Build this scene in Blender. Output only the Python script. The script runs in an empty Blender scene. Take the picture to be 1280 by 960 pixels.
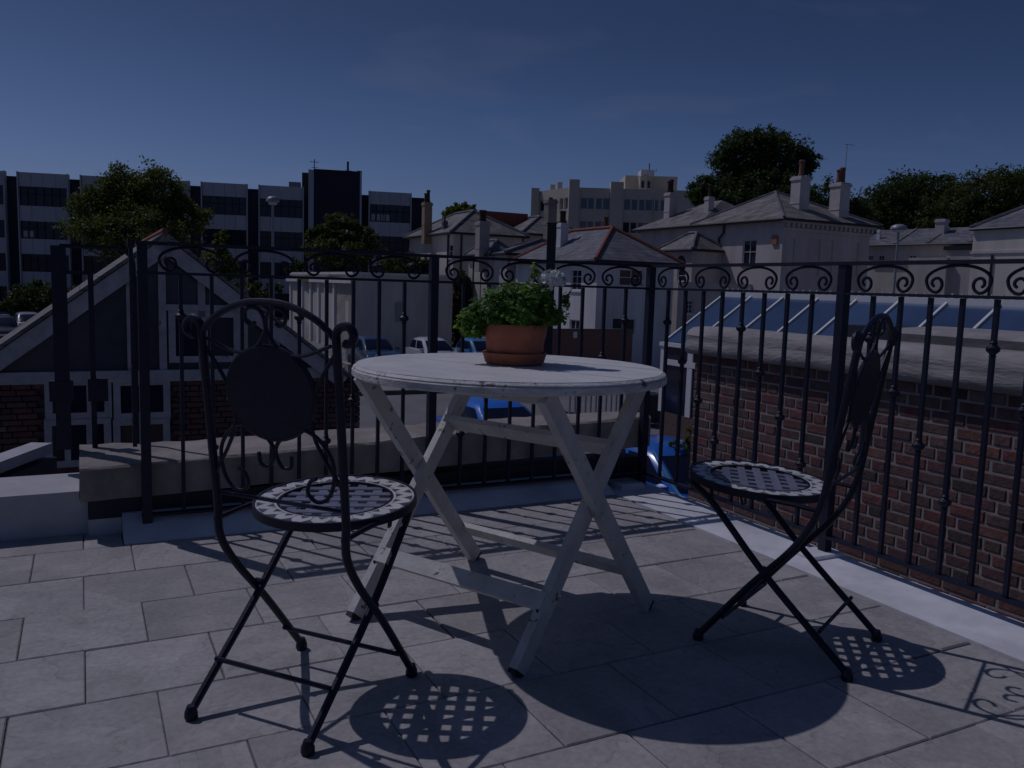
import bpy, math, random
import numpy as np
from mathutils import Vector, Matrix
random.seed(7); rng = np.random.default_rng(7)
SC = bpy.context.scene
COL = SC.collection
PI = math.pi

# ------------------------------------------------------------------ camera
FPX, PITCH, ROLL, EYE = 1050.0, 0.1152, 0.0299, 0.9411
_R = Vector((1, 0, 0)); _U = Vector((0, math.sin(PITCH), math.cos(PITCH))); _F = Vector((0, math.cos(PITCH), -math.sin(PITCH)))
CR = math.cos(ROLL)*_R + math.sin(ROLL)*_U
CU = -math.sin(ROLL)*_R + math.cos(ROLL)*_U
cam_d = bpy.data.cameras.new('camera')
cam_d.lens = FPX*36/1280; cam_d.sensor_width = 36; cam_d.clip_start = 0.05; cam_d.clip_end = 2000
cam = bpy.data.objects.new('camera', cam_d); COL.objects.link(cam)
cam.matrix_world = Matrix(((CR.x, CU.x, -_F.x, 0), (CR.y, CU.y, -_F.y, 0), (CR.z, CU.z, -_F.z, EYE), (0, 0, 0, 1)))
SC.camera = cam

# ------------------------------------------------------------------ sky, sun, exposure
SUN_TO = Vector((-0.616, 0.367, 1.0)).normalized()
SUN_EL = math.asin(SUN_TO.z); SUN_AZ = math.atan2(SUN_TO.x, SUN_TO.y)
world = bpy.data.worlds.new('World'); SC.world = world; world.use_nodes = True
wn, wl = world.node_tree.nodes, world.node_tree.links
wn.clear()
sky = wn.new('ShaderNodeTexSky'); sky.sky_type = 'NISHITA'; sky.sun_disc = False
sky.sun_elevation = SUN_EL; sky.sun_rotation = SUN_AZ
sky.altitude = 50; sky.air_density = 1.0; sky.dust_density = 1.5; sky.ozone_density = 3.0
bg = wn.new('ShaderNodeBackground'); bg.inputs['Strength'].default_value = 0.10
out = wn.new('ShaderNodeOutputWorld')
tc = wn.new('ShaderNodeTexCoord'); mp = wn.new('ShaderNodeMapping'); mp.inputs['Scale'].default_value = (2.2, 2.2, 9.0)
mp.inputs['Rotation'].default_value = (0.0, 0.35, 0.3)
wl.new(tc.outputs['Generated'], mp.inputs['Vector'])
cn = wn.new('ShaderNodeTexNoise'); cn.inputs['Scale'].default_value = 2.1; cn.inputs['Detail'].default_value = 7; cn.inputs['Distortion'].default_value = 0.5
wl.new(mp.outputs['Vector'], cn.inputs['Vector'])
cr = wn.new('ShaderNodeMapRange'); cr.inputs['From Min'].default_value = 0.57; cr.inputs['From Max'].default_value = 0.85
cr.inputs['To Min'].default_value = 0.0; cr.inputs['To Max'].default_value = 0.10
wl.new(cn.outputs['Fac'], cr.inputs['Value'])
mx = wn.new('ShaderNodeMix'); mx.data_type = 'RGBA'
mx.inputs[7].default_value = (7.0, 7.4, 9.5, 1)
sx = wn.new('ShaderNodeSeparateXYZ'); wl.new(tc.outputs['Generated'], sx.inputs[0])      # the sky deepens with height
gd = wn.new('ShaderNodeValToRGB'); gd.color_ramp.interpolation = 'EASE'
gd.color_ramp.elements[0].position = 0.0; gd.color_ramp.elements[0].color = (0.72, 0.87, 1.45, 1)
gd.color_ramp.elements[1].position = 0.32; gd.color_ramp.elements[1].color = (0.345, 0.44, 0.70, 1)
wl.new(sx.outputs['Z'], gd.inputs['Fac'])
tint = wn.new('ShaderNodeMix'); tint.data_type = 'RGBA'; tint.blend_type = 'MULTIPLY'; tint.inputs[0].default_value = 1.0
wl.new(sky.outputs['Color'], tint.inputs[6]); wl.new(gd.outputs['Color'], tint.inputs[7])
wl.new(cr.outputs['Result'], mx.inputs[0]); wl.new(tint.outputs[2], mx.inputs[6])
wl.new(mx.outputs[2], bg.inputs['Color']); wl.new(bg.outputs['Background'], out.inputs['Surface'])
sun_d = bpy.data.lights.new('sun', 'SUN'); sun_d.energy = 3.25; sun_d.angle = math.radians(0.5); sun_d.color = (0.89, 0.865, 1.0)
sun = bpy.data.objects.new('sun', sun_d); COL.objects.link(sun)
sun.rotation_euler = SUN_TO.to_track_quat('Z', 'Y').to_euler(); sun.location = SUN_TO*50
SC.view_settings.view_transform = 'Standard'; SC.view_settings.look = 'None'
SC.view_settings.gamma = 1.0; SC.view_settings.use_curve_mapping = False
SC.view_settings.exposure = -1.82

# ------------------------------------------------------------------ frames
class Frame:
    def __init__(s, origin, ang):
        s.M = Matrix.Translation(Vector(origin)) @ Matrix.Rotation(ang, 4, 'Z'); s.I = s.M.inverted(); s.ang = ang
    def px(s, x, y, a, val):                     # pixel of the photo -> local point on the plane axis a = val
        d = _F + CR*((x-640)/FPX) + CU*((480-y)/FPX)
        o = s.I @ Vector((0, 0, EYE)); d = s.I.to_3x3() @ d
        return o + d*((val-o[a])/d[a])
    def at(s, x, y, depth):                      # pixel + distance -> local point
        d = _F + CR*((x-640)/FPX) + CU*((480-y)/FPX)
        return s.I @ (Vector((0, 0, EYE)) + d*(depth/d.y))
ANG = 3.6161
CORNER = (0.6406, 3.9994, 0.0)
T = Frame(CORNER, ANG)        # terrace frame: u along the back railing (to the left), w along the side railing (towards us), z up
W0 = Frame((0, 0, 0), 0.0)
G = -3.0                      # street level below the terrace floor

# ------------------------------------------------------------------ materials
MATS = {}
def mat(name, col, rough=0.6, var=0.0, scale=8.0, bump=0.0, bscale=None, metal=0.0, rnd=0.0, col2=None, spec=0.5, detail=6, thr=None, stretch=None, coat=0.0, island=0.0):
    if name in MATS: return MATS[name]
    m = bpy.data.materials.new(name); m.use_nodes = True; n, l = m.node_tree.nodes, m.node_tree.links
    b = n['Principled BSDF']; b.inputs['Roughness'].default_value = rough; b.inputs['Metallic'].default_value = metal
    b.inputs['Specular IOR Level'].default_value = spec
    if coat: b.inputs['Coat Weight'].default_value = coat; b.inputs['Coat Roughness'].default_value = 0.08
    c4 = (*col, 1); b.inputs['Base Color'].default_value = c4
    src = None
    if var or bump or col2:
        t = n.new('ShaderNodeTexCoord'); vec = t.outputs['Object']
        if stretch:
            mpn = n.new('ShaderNodeMapping'); mpn.inputs['Scale'].default_value = stretch; l.new(vec, mpn.inputs['Vector']); vec = mpn.outputs['Vector']
        if rnd:
            oi = n.new('ShaderNodeObjectInfo'); ad = n.new('ShaderNodeVectorMath'); ad.operation = 'ADD'
            sc_ = n.new('ShaderNodeVectorMath'); sc_.operation = 'SCALE'; sc_.inputs[0].default_value = (37, 91, 53)
            l.new(oi.outputs['Random'], sc_.inputs['Scale']); l.new(vec, ad.inputs[0]); l.new(sc_.outputs[0], ad.inputs[1]); vec = ad.outputs[0]
        no = n.new('ShaderNodeTexNoise'); no.inputs['Scale'].default_value = scale; no.inputs['Detail'].default_value = detail; no.inputs['Roughness'].default_value = 0.65
        l.new(vec, no.inputs['Vector'])
        rp = n.new('ShaderNodeValToRGB')
        lo, hi = thr if thr else (0.3, 0.72)
        rp.color_ramp.elements[0].position = lo; rp.color_ramp.elements[1].position = hi
        rp.color_ramp.elements[0].color = (*[c*(1-var) for c in col], 1)
        rp.color_ramp.elements[1].color = (*(col2 if col2 else [min(1, c*(1+var*0.7)) for c in col]), 1)
        l.new(no.outputs['Fac'], rp.inputs['Fac']); src = rp.outputs['Color']
        if bump:
            n2 = n.new('ShaderNodeTexNoise'); n2.inputs['Scale'].default_value = bscale or scale*4; n2.inputs['Detail'].default_value = 6
            l.new(vec, n2.inputs['Vector'])
            bp = n.new('ShaderNodeBump'); bp.inputs['Strength'].default_value = bump; bp.inputs['Distance'].default_value = 0.01
            l.new(n2.outputs['Fac'], bp.inputs['Height']); l.new(bp.outputs['Normal'], b.inputs['Normal'])
    if rnd or island:
        if island: g = n.new('ShaderNodeNewGeometry'); ro = g.outputs['Random Per Island']; amt = island
        else: oi2 = n.new('ShaderNodeObjectInfo'); ro = oi2.outputs['Random']; amt = rnd
        mr = n.new('ShaderNodeMapRange'); mr.inputs['To Min'].default_value = 1-amt; mr.inputs['To Max'].default_value = 1+amt*0.8
        l.new(ro, mr.inputs['Value'])
        mu = n.new('ShaderNodeVectorMath'); mu.operation = 'SCALE'; l.new(mr.outputs['Result'], mu.inputs['Scale'])
        if src: l.new(src, mu.inputs[0])
        else: mu.inputs[0].default_value = col
        src = mu.outputs[0]
    if src: l.new(src, b.inputs['Base Color'])
    MATS[name] = m; return m
def leaf_mat(name, col, trans=0.35, island=0.5):
    m = mat(name, col, 0.55, island=island, spec=0.25); n, l = m.node_tree.nodes, m.node_tree.links
    b = n['Principled BSDF']; tr = n.new('ShaderNodeBsdfTranslucent'); tr.inputs['Color'].default_value = (col[0]*1.5, col[1]*1.6, col[2]*0.7, 1)
    ms = n.new('ShaderNodeMixShader'); ms.inputs['Fac'].default_value = trans
    l.new(b.outputs[0], ms.inputs[1]); l.new(tr.outputs[0], ms.inputs[2]); l.new(ms.outputs[0], n['Material Output'].inputs['Surface'])
    return m
def brickface(name, c1, c2, mortar, bw=0.225, bh=0.075, axis='uz'):
    if name in MATS: return MATS[name]
    m = bpy.data.materials.new(name); m.use_nodes = True; n, l = m.node_tree.nodes, m.node_tree.links
    b = n['Principled BSDF']; b.inputs['Roughness'].default_value = 0.9
    t = n.new('ShaderNodeTexCoord'); s = n.new('ShaderNodeSeparateXYZ'); c = n.new('ShaderNodeCombineXYZ'); a = n.new('ShaderNodeMath'); a.operation = 'ADD'
    l.new(t.outputs['Object'], s.inputs[0]); l.new(s.outputs['X'], a.inputs[0]); l.new(s.outputs['Y'], a.inputs[1])
    l.new(a.outputs[0], c.inputs['X']); l.new(s.outputs['Z'], c.inputs['Y'])
    k = n.new('ShaderNodeTexBrick'); k.inputs['Scale'].default_value = 1; k.inputs['Brick Width'].default_value = bw; k.inputs['Row Height'].default_value = bh
    k.inputs['Mortar Size'].default_value = 0.006; k.inputs['Color1'].default_value = (*c1, 1); k.inputs['Color2'].default_value = (*c2, 1); k.inputs['Mortar'].default_value = (*mortar, 1)
    l.new(c.outputs[0], k.inputs['Vector']); l.new(k.outputs['Color'], b.inputs['Base Color'])
    bp = n.new('ShaderNodeBump'); bp.inputs['Strength'].default_value = 0.5; bp.invert = True; l.new(k.outputs['Fac'], bp.inputs['Height']); l.new(bp.outputs[0], b.inputs['Normal'])
    MATS[name] = m; return m

M_iron = mat('black_painted_iron', (0.011, 0.014, 0.034), 0.5, spec=0.35, var=0.3, scale=30, bump=0.15, bscale=90)
M_chair = mat('black_chair_metal', (0.008, 0.010, 0.028), 0.45, spec=0.35, var=0.3, scale=40, bump=0.1, bscale=120)
M_tile = mat('sandstone_paving', (0.42, 0.40, 0.395), 0.85, var=0.17, scale=6, bump=0.7, bscale=13, rnd=0.09)
def riven(m):
    n, l = m.node_tree.nodes, m.node_tree.links; b = n['Principled BSDF']; src = b.inputs['Base Color'].links[0].from_socket
    t = n.new('ShaderNodeTexCoord'); oi = n.new('ShaderNodeObjectInfo'); sc_ = n.new('ShaderNodeVectorMath'); sc_.operation = 'SCALE'; sc_.inputs[0].default_value = (71, 33, 57); l.new(oi.outputs['Random'], sc_.inputs['Scale'])
    ad = n.new('ShaderNodeVectorMath'); ad.operation = 'ADD'; l.new(t.outputs['Object'], ad.inputs[0]); l.new(sc_.outputs[0], ad.inputs[1])
    no = n.new('ShaderNodeTexNoise'); no.inputs['Scale'].default_value = 3.2; no.inputs['Detail'].default_value = 5; no.inputs['Distortion'].default_value = 0.8; l.new(ad.outputs[0], no.inputs['Vector'])
    mr = n.new('ShaderNodeValToRGB'); mr.color_ramp.interpolation = 'LINEAR'; e = mr.color_ramp.elements     # stepped layers of the riven face
    e[0].position = 0.40; e[0].color = (0.88, 0.88, 0.88, 1); e[1].position = 0.62; e[1].color = (1.08, 1.07, 1.06, 1)
    for p, v in ((0.468, 0.93), (0.475, 0.74), (0.482, 1.0), (0.560, 1.0), (0.566, 0.80), (0.572, 1.04)): q = e.new(p); q.color = (v, v, v*.99, 1)
    l.new(no.outputs['Fac'], mr.inputs['Fac']); mu = n.new('ShaderNodeVectorMath'); mu.operation = 'MULTIPLY'; l.new(src, mu.inputs[0]); l.new(mr.outputs['Color'], mu.inputs[1])
    n3 = n.new('ShaderNodeTexNoise'); n3.inputs['Scale'].default_value = 70; n3.inputs['Detail'].default_value = 4; l.new(ad.outputs[0], n3.inputs['Vector'])
    m3 = n.new('ShaderNodeMapRange'); m3.inputs['From Min'].default_value = 0.3; m3.inputs['From Max'].default_value = 0.7; m3.inputs['To Min'].default_value = 0.88; m3.inputs['To Max'].default_value = 1.1; l.new(n3.outputs['Fac'], m3.inputs['Value'])
    m4 = n.new('ShaderNodeVectorMath'); m4.operation = 'SCALE'; l.new(mu.outputs[0], m4.inputs[0]); l.new(m3.outputs[0], m4.inputs['Scale']); l.new(m4.outputs[0], b.inputs['Base Color'])
    st = n.new('ShaderNodeMapRange'); st.interpolation_type = 'STEPPED'; st.inputs['Steps'].default_value = 9; l.new(no.outputs['Fac'], st.inputs['Value'])
    bp = n.new('ShaderNodeBump'); bp.inputs['Strength'].default_value = 0.5; bp.inputs['Distance'].default_value = 0.012; l.new(st.outputs[0], bp.inputs['Height'])
    old = b.inputs['Normal'].links[0].from_socket; l.new(old, bp.inputs['Normal']); l.new(bp.outputs[0], b.inputs['Normal'])
riven(M_tile)
M_joint = mat('paving_joint', (0.17, 0.16, 0.155), 0.95, var=0.3, scale=30)
M_whitestrip = mat('white_painted_render', (0.78, 0.78, 0.81), 0.7, var=0.30, scale=3.2, bump=0.2, bscale=25)
M_dullwhite = mat('weathered_white_render', (0.50, 0.49, 0.51), 0.8, var=0.2, scale=4, bump=0.2)
M_table = mat('flaking_white_table_paint', (0.76, 0.74, 0.72), 0.55, var=0.14, scale=9, bump=0.25, bscale=40)
def flake(m, thr=(0.60, 0.64), sc=16, dark=(0.10, 0.08, 0.065)):
    n, l = m.node_tree.nodes, m.node_tree.links; b = n['Principled BSDF']
    src = b.inputs['Base Color'].links[0].from_socket
    t = n.new('ShaderNodeTexCoord'); no = n.new('ShaderNodeTexNoise'); no.inputs['Scale'].default_value = sc; no.inputs['Detail'].default_value = 8; no.inputs['Roughness'].default_value = 0.7
    l.new(t.outputs['Object'], no.inputs['Vector'])
    mr = n.new('ShaderNodeMapRange'); mr.inputs['From Min'].default_value = thr[0]; mr.inputs['From Max'].default_value = thr[1]; l.new(no.outputs['Fac'], mr.inputs['Value'])
    mi = n.new('ShaderNodeMix'); mi.data_type = 'RGBA'; mi.inputs[7].default_value = (*dark, 1)
    l.new(mr.outputs[0], mi.inputs[0]); l.new(src, mi.inputs[6]); l.new(mi.outputs[2], b.inputs['Base Color'])
flake(M_table, (0.69, 0.72))
M_tedge = mat('worn_white_table_edge', (0.68, 0.66, 0.63), 0.65, var=0.3, scale=14, bump=0.4, bscale=50, stretch=(1, 1, 3)); flake(M_tedge, (0.585, 0.63), 13)
M_legs = mat('white_painted_leg_wood', (0.60, 0.58, 0.555), 0.6, var=0.2, scale=12, bump=0.25, bscale=45); flake(M_legs, (0.61, 0.655), 22)
M_terra = mat('terracotta', (0.43, 0.14, 0.08), 0.8, var=0.3, scale=14, bump=0.15, bscale=60)
M_soil = mat('potting_soil', (0.04, 0.028, 0.02), 1.0, var=0.4, scale=60, bump=0.6)
M_mosw = mat('white_mosaic', (0.72, 0.71, 0.70), 0.35, var=0.08, scale=30, rnd=0.08)
M_mosd = mat('grey_mosaic', (0.10, 0.10, 0.13), 0.4, rnd=0.2)
M_mosb = mat('blue_mosaic_strip', (0.21, 0.215, 0.28), 0.3, rnd=0.25, var=0.2, scale=40)
M_stone = mat('weathered_coping_stone', (0.31, 0.265, 0.24), 0.9, var=0.38, scale=4, bump=0.6, bscale=35, col2=(0.43, 0.37, 0.34))
M_coping = mat('painted_concrete_coping', (0.39, 0.36, 0.345), 0.9, var=0.4, scale=3.5, bump=0.7, bscale=26, stretch=(1, 0.6, 2.5), col2=(0.46, 0.43, 0.42))
M_lead = mat('black_bitumen_lead', (0.018, 0.018, 0.032), 0.6, var=0.3, scale=10, bump=0.2)
M_brick = [mat('brick_tone_%s' % k, c, 0.92, var=0.35, scale=18, bump=0.5, bscale=50, rnd=0.16) for k, c in
           dict(red=(0.19, 0.08, 0.075), brown=(0.15, 0.085, 0.078), dull=(0.165, 0.105, 0.095), plum=(0.135, 0.07, 0.075), orange=(0.205, 0.10, 0.08), soot=(0.085, 0.06, 0.058), salt=(0.24, 0.17, 0.15)).items()]
M_mortar = mat('lime_mortar', (0.345, 0.30, 0.285), 0.95, var=0.3, scale=6, bump=0.5)
M_asph = mat('street_asphalt', (0.19, 0.187, 0.19), 0.9, var=0.2, scale=0.6, bump=0.3, bscale=40)
M_pave = mat('pavement_slabs', (0.30, 0.28, 0.27), 0.9, var=0.2, scale=1.5)
M_kerb = mat('kerb_stone', (0.13, 0.125, 0.12), 0.9, var=0.2, scale=4)
def slate(name, c1, c2, gap, row=0.17, wd=0.38, var=0.3):
    m = brickface(name, c1, c2, gap, wd, row); n, l = m.node_tree.nodes, m.node_tree.links; b = n['Principled BSDF']; b.inputs['Roughness'].default_value = 0.75
    src = b.inputs['Base Color'].links[0].from_socket; t = n.new('ShaderNodeTexCoord'); no = n.new('ShaderNodeTexNoise'); no.inputs['Scale'].default_value = 1.3; no.inputs['Detail'].default_value = 8; no.inputs['Roughness'].default_value = 0.7
    l.new(t.outputs['Object'], no.inputs['Vector']); mr = n.new('ShaderNodeMapRange'); mr.inputs['From Min'].default_value = 0.3; mr.inputs['From Max'].default_value = 0.7; mr.inputs['To Min'].default_value = 1-var*1.6; mr.inputs['To Max'].default_value = 1+var*1.3
    l.new(no.outputs['Fac'], mr.inputs['Value']); mu = n.new('ShaderNodeVectorMath'); mu.operation = 'SCALE'; l.new(src, mu.inputs[0]); l.new(mr.outputs[0], mu.inputs['Scale']); l.new(mu.outputs[0], b.inputs['Base Color'])
    return m
M_slate = slate('welsh_slate', (0.20, 0.195, 0.225), (0.125, 0.125, 0.15), (0.045, 0.045, 0.055))
M_slatel = slate('lichened_slate', (0.25, 0.22, 0.205), (0.15, 0.14, 0.14), (0.06, 0.055, 0.055), var=0.35)
M_redrid = mat('red_ridge_tile', (0.30, 0.085, 0.055), 0.85, var=0.3, scale=6)
M_cream = mat('cream_stucco', (0.64, 0.59, 0.53), 0.85, var=0.2, scale=1.1, stretch=(1, 1, 0.22))
M_white = mat('white_stucco', (0.74, 0.71, 0.71), 0.85, var=0.2, scale=1.1, stretch=(1, 1, 0.22))
M_beige = mat('beige_concrete', (0.60, 0.53, 0.43), 0.85, var=0.1, scale=0.5)
M_pinkst = mat('pinkish_stucco', (0.60, 0.53, 0.51), 0.85, var=0.2, scale=1.1, stretch=(1, 1, 0.22))
M_glass = mat('dark_window_glass', (0.02, 0.024, 0.045), 0.1, spec=0.4)
M_glassv = mat('office_window_glass', (0.02, 0.022, 0.042), 0.12, spec=0.35, rnd=0.5)
M_glass2 = mat('curtained_window_glass', (0.10, 0.03, 0.03), 0.15, var=0.5, scale=3)
M_frame = mat('white_window_frame', (0.78, 0.77, 0.76), 0.5)
M_glassb = mat('sky_reflecting_glass', (0.02, 0.026, 0.05), 0.06, spec=1.0)
M_oldframe = mat('peeling_white_frame', (0.50, 0.47, 0.48), 0.7, var=0.25, scale=5, bump=0.3); flake(M_oldframe, (0.62, 0.68), 6, (0.16, 0.14, 0.13))
M_offpan = mat('office_spandrel_panel', (0.46, 0.45, 0.50), 0.5, var=0.07, scale=0.4, rnd=0.04)
M_offdark = mat('office_dark_cladding', (0.028, 0.029, 0.052), 0.6, spec=0.2, var=0.3, scale=0.3)
M_offfin = mat('office_white_fin', (0.42, 0.42, 0.46), 0.5)
M_offbrn = mat('plant_room_brick', (0.10, 0.06, 0.055), 0.9, var=0.2, scale=1)
M_pipe = mat('black_pipe', (0.02, 0.02, 0.025), 0.5)
M_pot = mat('chimney_pot_clay', (0.22, 0.10, 0.07), 0.9, var=0.3, scale=5)
M_potbl = mat('sooty_chimney_pot', (0.07, 0.035, 0.03), 0.9)
M_grey = mat('galvanised_grey', (0.30, 0.31, 0.33), 0.45, metal=0.2)
M_bark = mat('tree_bark', (0.06, 0.045, 0.035), 0.95, var=0.4, scale=5, bump=0.6)
M_tyre = mat('tyre_rubber', (0.012, 0.012, 0.013), 0.8)
M_rim = mat('alloy_rim', (0.4, 0.4, 0.42), 0.3, metal=0.8)
M_trim = mat('black_plastic_trim', (0.015, 0.015, 0.017), 0.5)
M_lampg = mat('headlight_lens', (0.6, 0.62, 0.65), 0.1)
M_tail = mat('red_tail_light', (0.35, 0.02, 0.02), 0.2)
L_dark = leaf_mat('dark_green_leaf', (0.050, 0.074, 0.026))
L_mid = leaf_mat('mid_green_leaf', (0.088, 0.115, 0.032))
L_yel = leaf_mat('yellow_green_leaf', (0.12, 0.14, 0.035))
L_far = leaf_mat('olive_leaf', (0.07, 0.088, 0.032))
L_pot = leaf_mat('bright_geranium_leaf', (0.10, 0.20, 0.04), 0.4, 0.55)
L_tip = leaf_mat('lime_leaf_tip', (0.17, 0.25, 0.04), 0.45, 0.4)
M_petal = mat('white_petal', (0.75, 0.76, 0.72), 0.7, island=0.15)
M_ivy = leaf_mat('ivy_leaf', (0.02, 0.034, 0.012))

# ------------------------------------------------------------------ mesh builder
def V(*a): return Vector(a)
class MB:
    def __init__(s): s.v = []; s.f = []
    def face(s, *pts):
        i = len(s.v); s.v += [tuple(p) for p in pts]; s.f.append(tuple(range(i, i+len(pts)))); return s
    def hexa(s, p):                               # 8 points: bottom loop then top loop
        i = len(s.v); s.v += [tuple(q) for q in p]
        for a in ((0, 3, 2, 1), (4, 5, 6, 7), (0, 1, 5, 4), (1, 2, 6, 5), (2, 3, 7, 6), (3, 0, 4, 7)): s.f.append(tuple(i+k for k in a))
        return s
    def box(s, x0, x1, y0, y1, z0, z1):
        x0, x1 = sorted((x0, x1)); y0, y1 = sorted((y0, y1)); z0, z1 = sorted((z0, z1))
        return s.hexa([(x0, y0, z0), (x1, y0, z0), (x1, y1, z0), (x0, y1, z0), (x0, y0, z1), (x1, y0, z1), (x1, y1, z1), (x0, y1, z1)])
    def bbox(s, x0, x1, y0, y1, z0, z1, b=0.005):  # box with bevelled top edges
        x0, x1 = sorted((x0, x1)); y0, y1 = sorted((y0, y1)); i = len(s.v)
        for z, e in ((z0, 0), (z1-b, 0), (z1, b)): s.v += [(x0+e, y0+e, z), (x1-e, y0+e, z), (x1-e, y1-e, z), (x0+e, y1-e, z)]
        s.f.append((i, i+3, i+2, i+1)); s.f.append((i+8, i+9, i+10, i+11))
        for r in (0, 4):
            for k in range(4): s.f.append((i+r+k, i+r+(k+1) % 4, i+r+4+(k+1) % 4, i+r+4+k))
        return s
    def bar(s, p, q, w, t, side):                  # rectangular bar p->q, width w along 'side', thickness t across
        p, q = Vector(p), Vector(q); d = (q-p).normalized(); a = Vector(side); a = (a-d*a.dot(d)).normalized(); n = d.cross(a)
        a *= w/2; n *= t/2
        return s.hexa([p-a-n, p+a-n, p+a+n, p-a+n, q-a-n, q+a-n, q+a+n, q-a+n])
    def tube(s, pts, r, n=6, flat=None, caps=True):
        pts = [Vector(p) for p in pts]; m = len(pts); rr = r if isinstance(r, (list, tuple)) else [r]*m
        up = None; i0 = len(s.v)
        for k in range(m):
            d = (pts[min(k+1, m-1)]-pts[max(k-1, 0)]).normalized()
            if up is None:
                up = Vector((0, 0, 1)) if abs(d.z) < 0.9 else Vector((1, 0, 0))
            a = d.cross(up)
            if a.length < 1e-6: a = d.orthogonal()
            a.normalize(); up = a.cross(d).normalized()
            for j in range(n):
                t = 2*PI*j/n
                s.v.append(tuple(pts[k]+(a*math.cos(t)+up*math.sin(t))*rr[k]))
        for k in range(m-1):
            for j in range(n):
                a, b = i0+k*n+j, i0+k*n+(j+1) % n; s.f.append((a, b, b+n, a+n))
        if caps:
            s.f.append(tuple(i0+j for j in reversed(range(n)))); s.f.append(tuple(i0+(m-1)*n+j for j in range(n)))
        return s
    def lathe(s, prof, n=16, c=(0, 0, 0), caps=True):
        i0 = len(s.v); cx, cy, cz = c
        for r, z in prof:
            for j in range(n): s.v.append((cx+r*math.cos(2*PI*j/n), cy+r*math.sin(2*PI*j/n), cz+z))
        for k in range(len(prof)-1):
            for j in range(n):
                a, b = i0+k*n+j, i0+k*n+(j+1) % n; s.f.append((a, b, b+n, a+n))
        if caps:
            s.f.append(tuple(i0+j for j in reversed(range(n)))); s.f.append(tuple(i0+(len(prof)-1)*n+j for j in range(n)))
        return s
    def ball(s, c, r, n=8, m=5, sz=1.0):
        return s.lathe([(max(1e-4, r*math.sin(PI*k/m)), -r*sz*math.cos(PI*k/m)) for k in range(m+1)], n, c)
    def ring(s, r0, r1, z0, z1, n=40, c=(0, 0, 0)):   # annulus solid
        return s.lathe([(r0, z0), (r1, z0), (r1, z1), (r0, z1), (r0, z0)], n, c, caps=False)
    def prism(s, poly, a, lo, hi):                 # polygon in the two other axes, extruded along axis a
        def P(q, h): l = list(q); l.insert(a, h); return tuple(l)
        n = len(poly); i = len(s.v); s.v += [P(q, lo) for q in poly]+[P(q, hi) for q in poly]
        s.f.append(tuple(i+k for k in range(n))); s.f.append(tuple(i+n+k for k in reversed(range(n))))
        for k in range(n): s.f.append((i+k, i+n+k, i+n+(k+1) % n, i+(k+1) % n))
        return s
    def mesh(s, name, m, smooth=False, off=(0, 0, 0)):
        me = bpy.data.meshes.new(name); ox, oy, oz = off
        me.from_pydata([(x-ox, y-oy, z-oz) for x, y, z in s.v], [], s.f); me.materials.append(m)
        import bmesh as _b
        b = _b.new(); b.from_mesh(me); _b.ops.recalc_face_normals(b, faces=b.faces); b.to_mesh(me); b.free()
        if smooth:
            me.polygons.foreach_set('use_smooth', [True]*len(me.polygons))
            me.set_sharp_from_angle(angle=math.radians(42))
        return me
    def build(s, name, m, parent=None, smooth=False, kind=None, label=None):
        off = OFF.get(root_of(parent), (0, 0, 0)) if parent else (0, 0, 0)
        return link(name, s.mesh(name, m, smooth, off), parent, kind, label)
OFF = {}
def root_of(o):
    while o.parent: o = o.parent
    return o.name
def link(name, me, parent=None, kind=None, label=None):
    o = bpy.data.objects.new(name, me); COL.objects.link(o)
    if parent: o.parent = parent
    if kind: o['kind'] = kind
    if label: o['label'] = label
    return o
def thing(name, label, cat, at=(0, 0, 0), fr=W0, rot=None, group=None, off=None):
    o = bpy.data.objects.new(name, None); COL.objects.link(o); o.empty_display_size = 0.2
    o.location = fr.M @ Vector(at); o.rotation_euler = (0, 0, fr.ang if rot is None else rot)
    OFF[o.name] = tuple(at) if off is None else off
    if cat == 'structure': o['kind'] = 'structure'
    else:
        o['label'] = label; o['category'] = cat
    if group: o['group'] = group
    return o
def copy_tree(o, parent=None):
    c = o.copy(); COL.objects.link(c)
    if parent: c.parent = parent
    for ch in o.children: copy_tree(ch, c)
    return c
def arr_mesh(name, verts, faces_n, m, smooth=False):   # verts (N*k,3) array, k verts per face
    k = faces_n; N = len(verts)//k; me = bpy.data.meshes.new(name)
    me.vertices.add(N*k); me.vertices.foreach_set('co', np.ascontiguousarray(verts, dtype=np.float32).ravel())
    me.loops.add(N*k); me.loops.foreach_set('vertex_index', np.arange(N*k, dtype=np.int32))
    me.polygons.add(N); me.polygons.foreach_set('loop_start', np.arange(0, N*k, k, dtype=np.int32)); me.polygons.foreach_set('loop_total', np.full(N, k, dtype=np.int32))
    me.materials.append(m); me.update(calc_edges=True); return me

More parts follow.
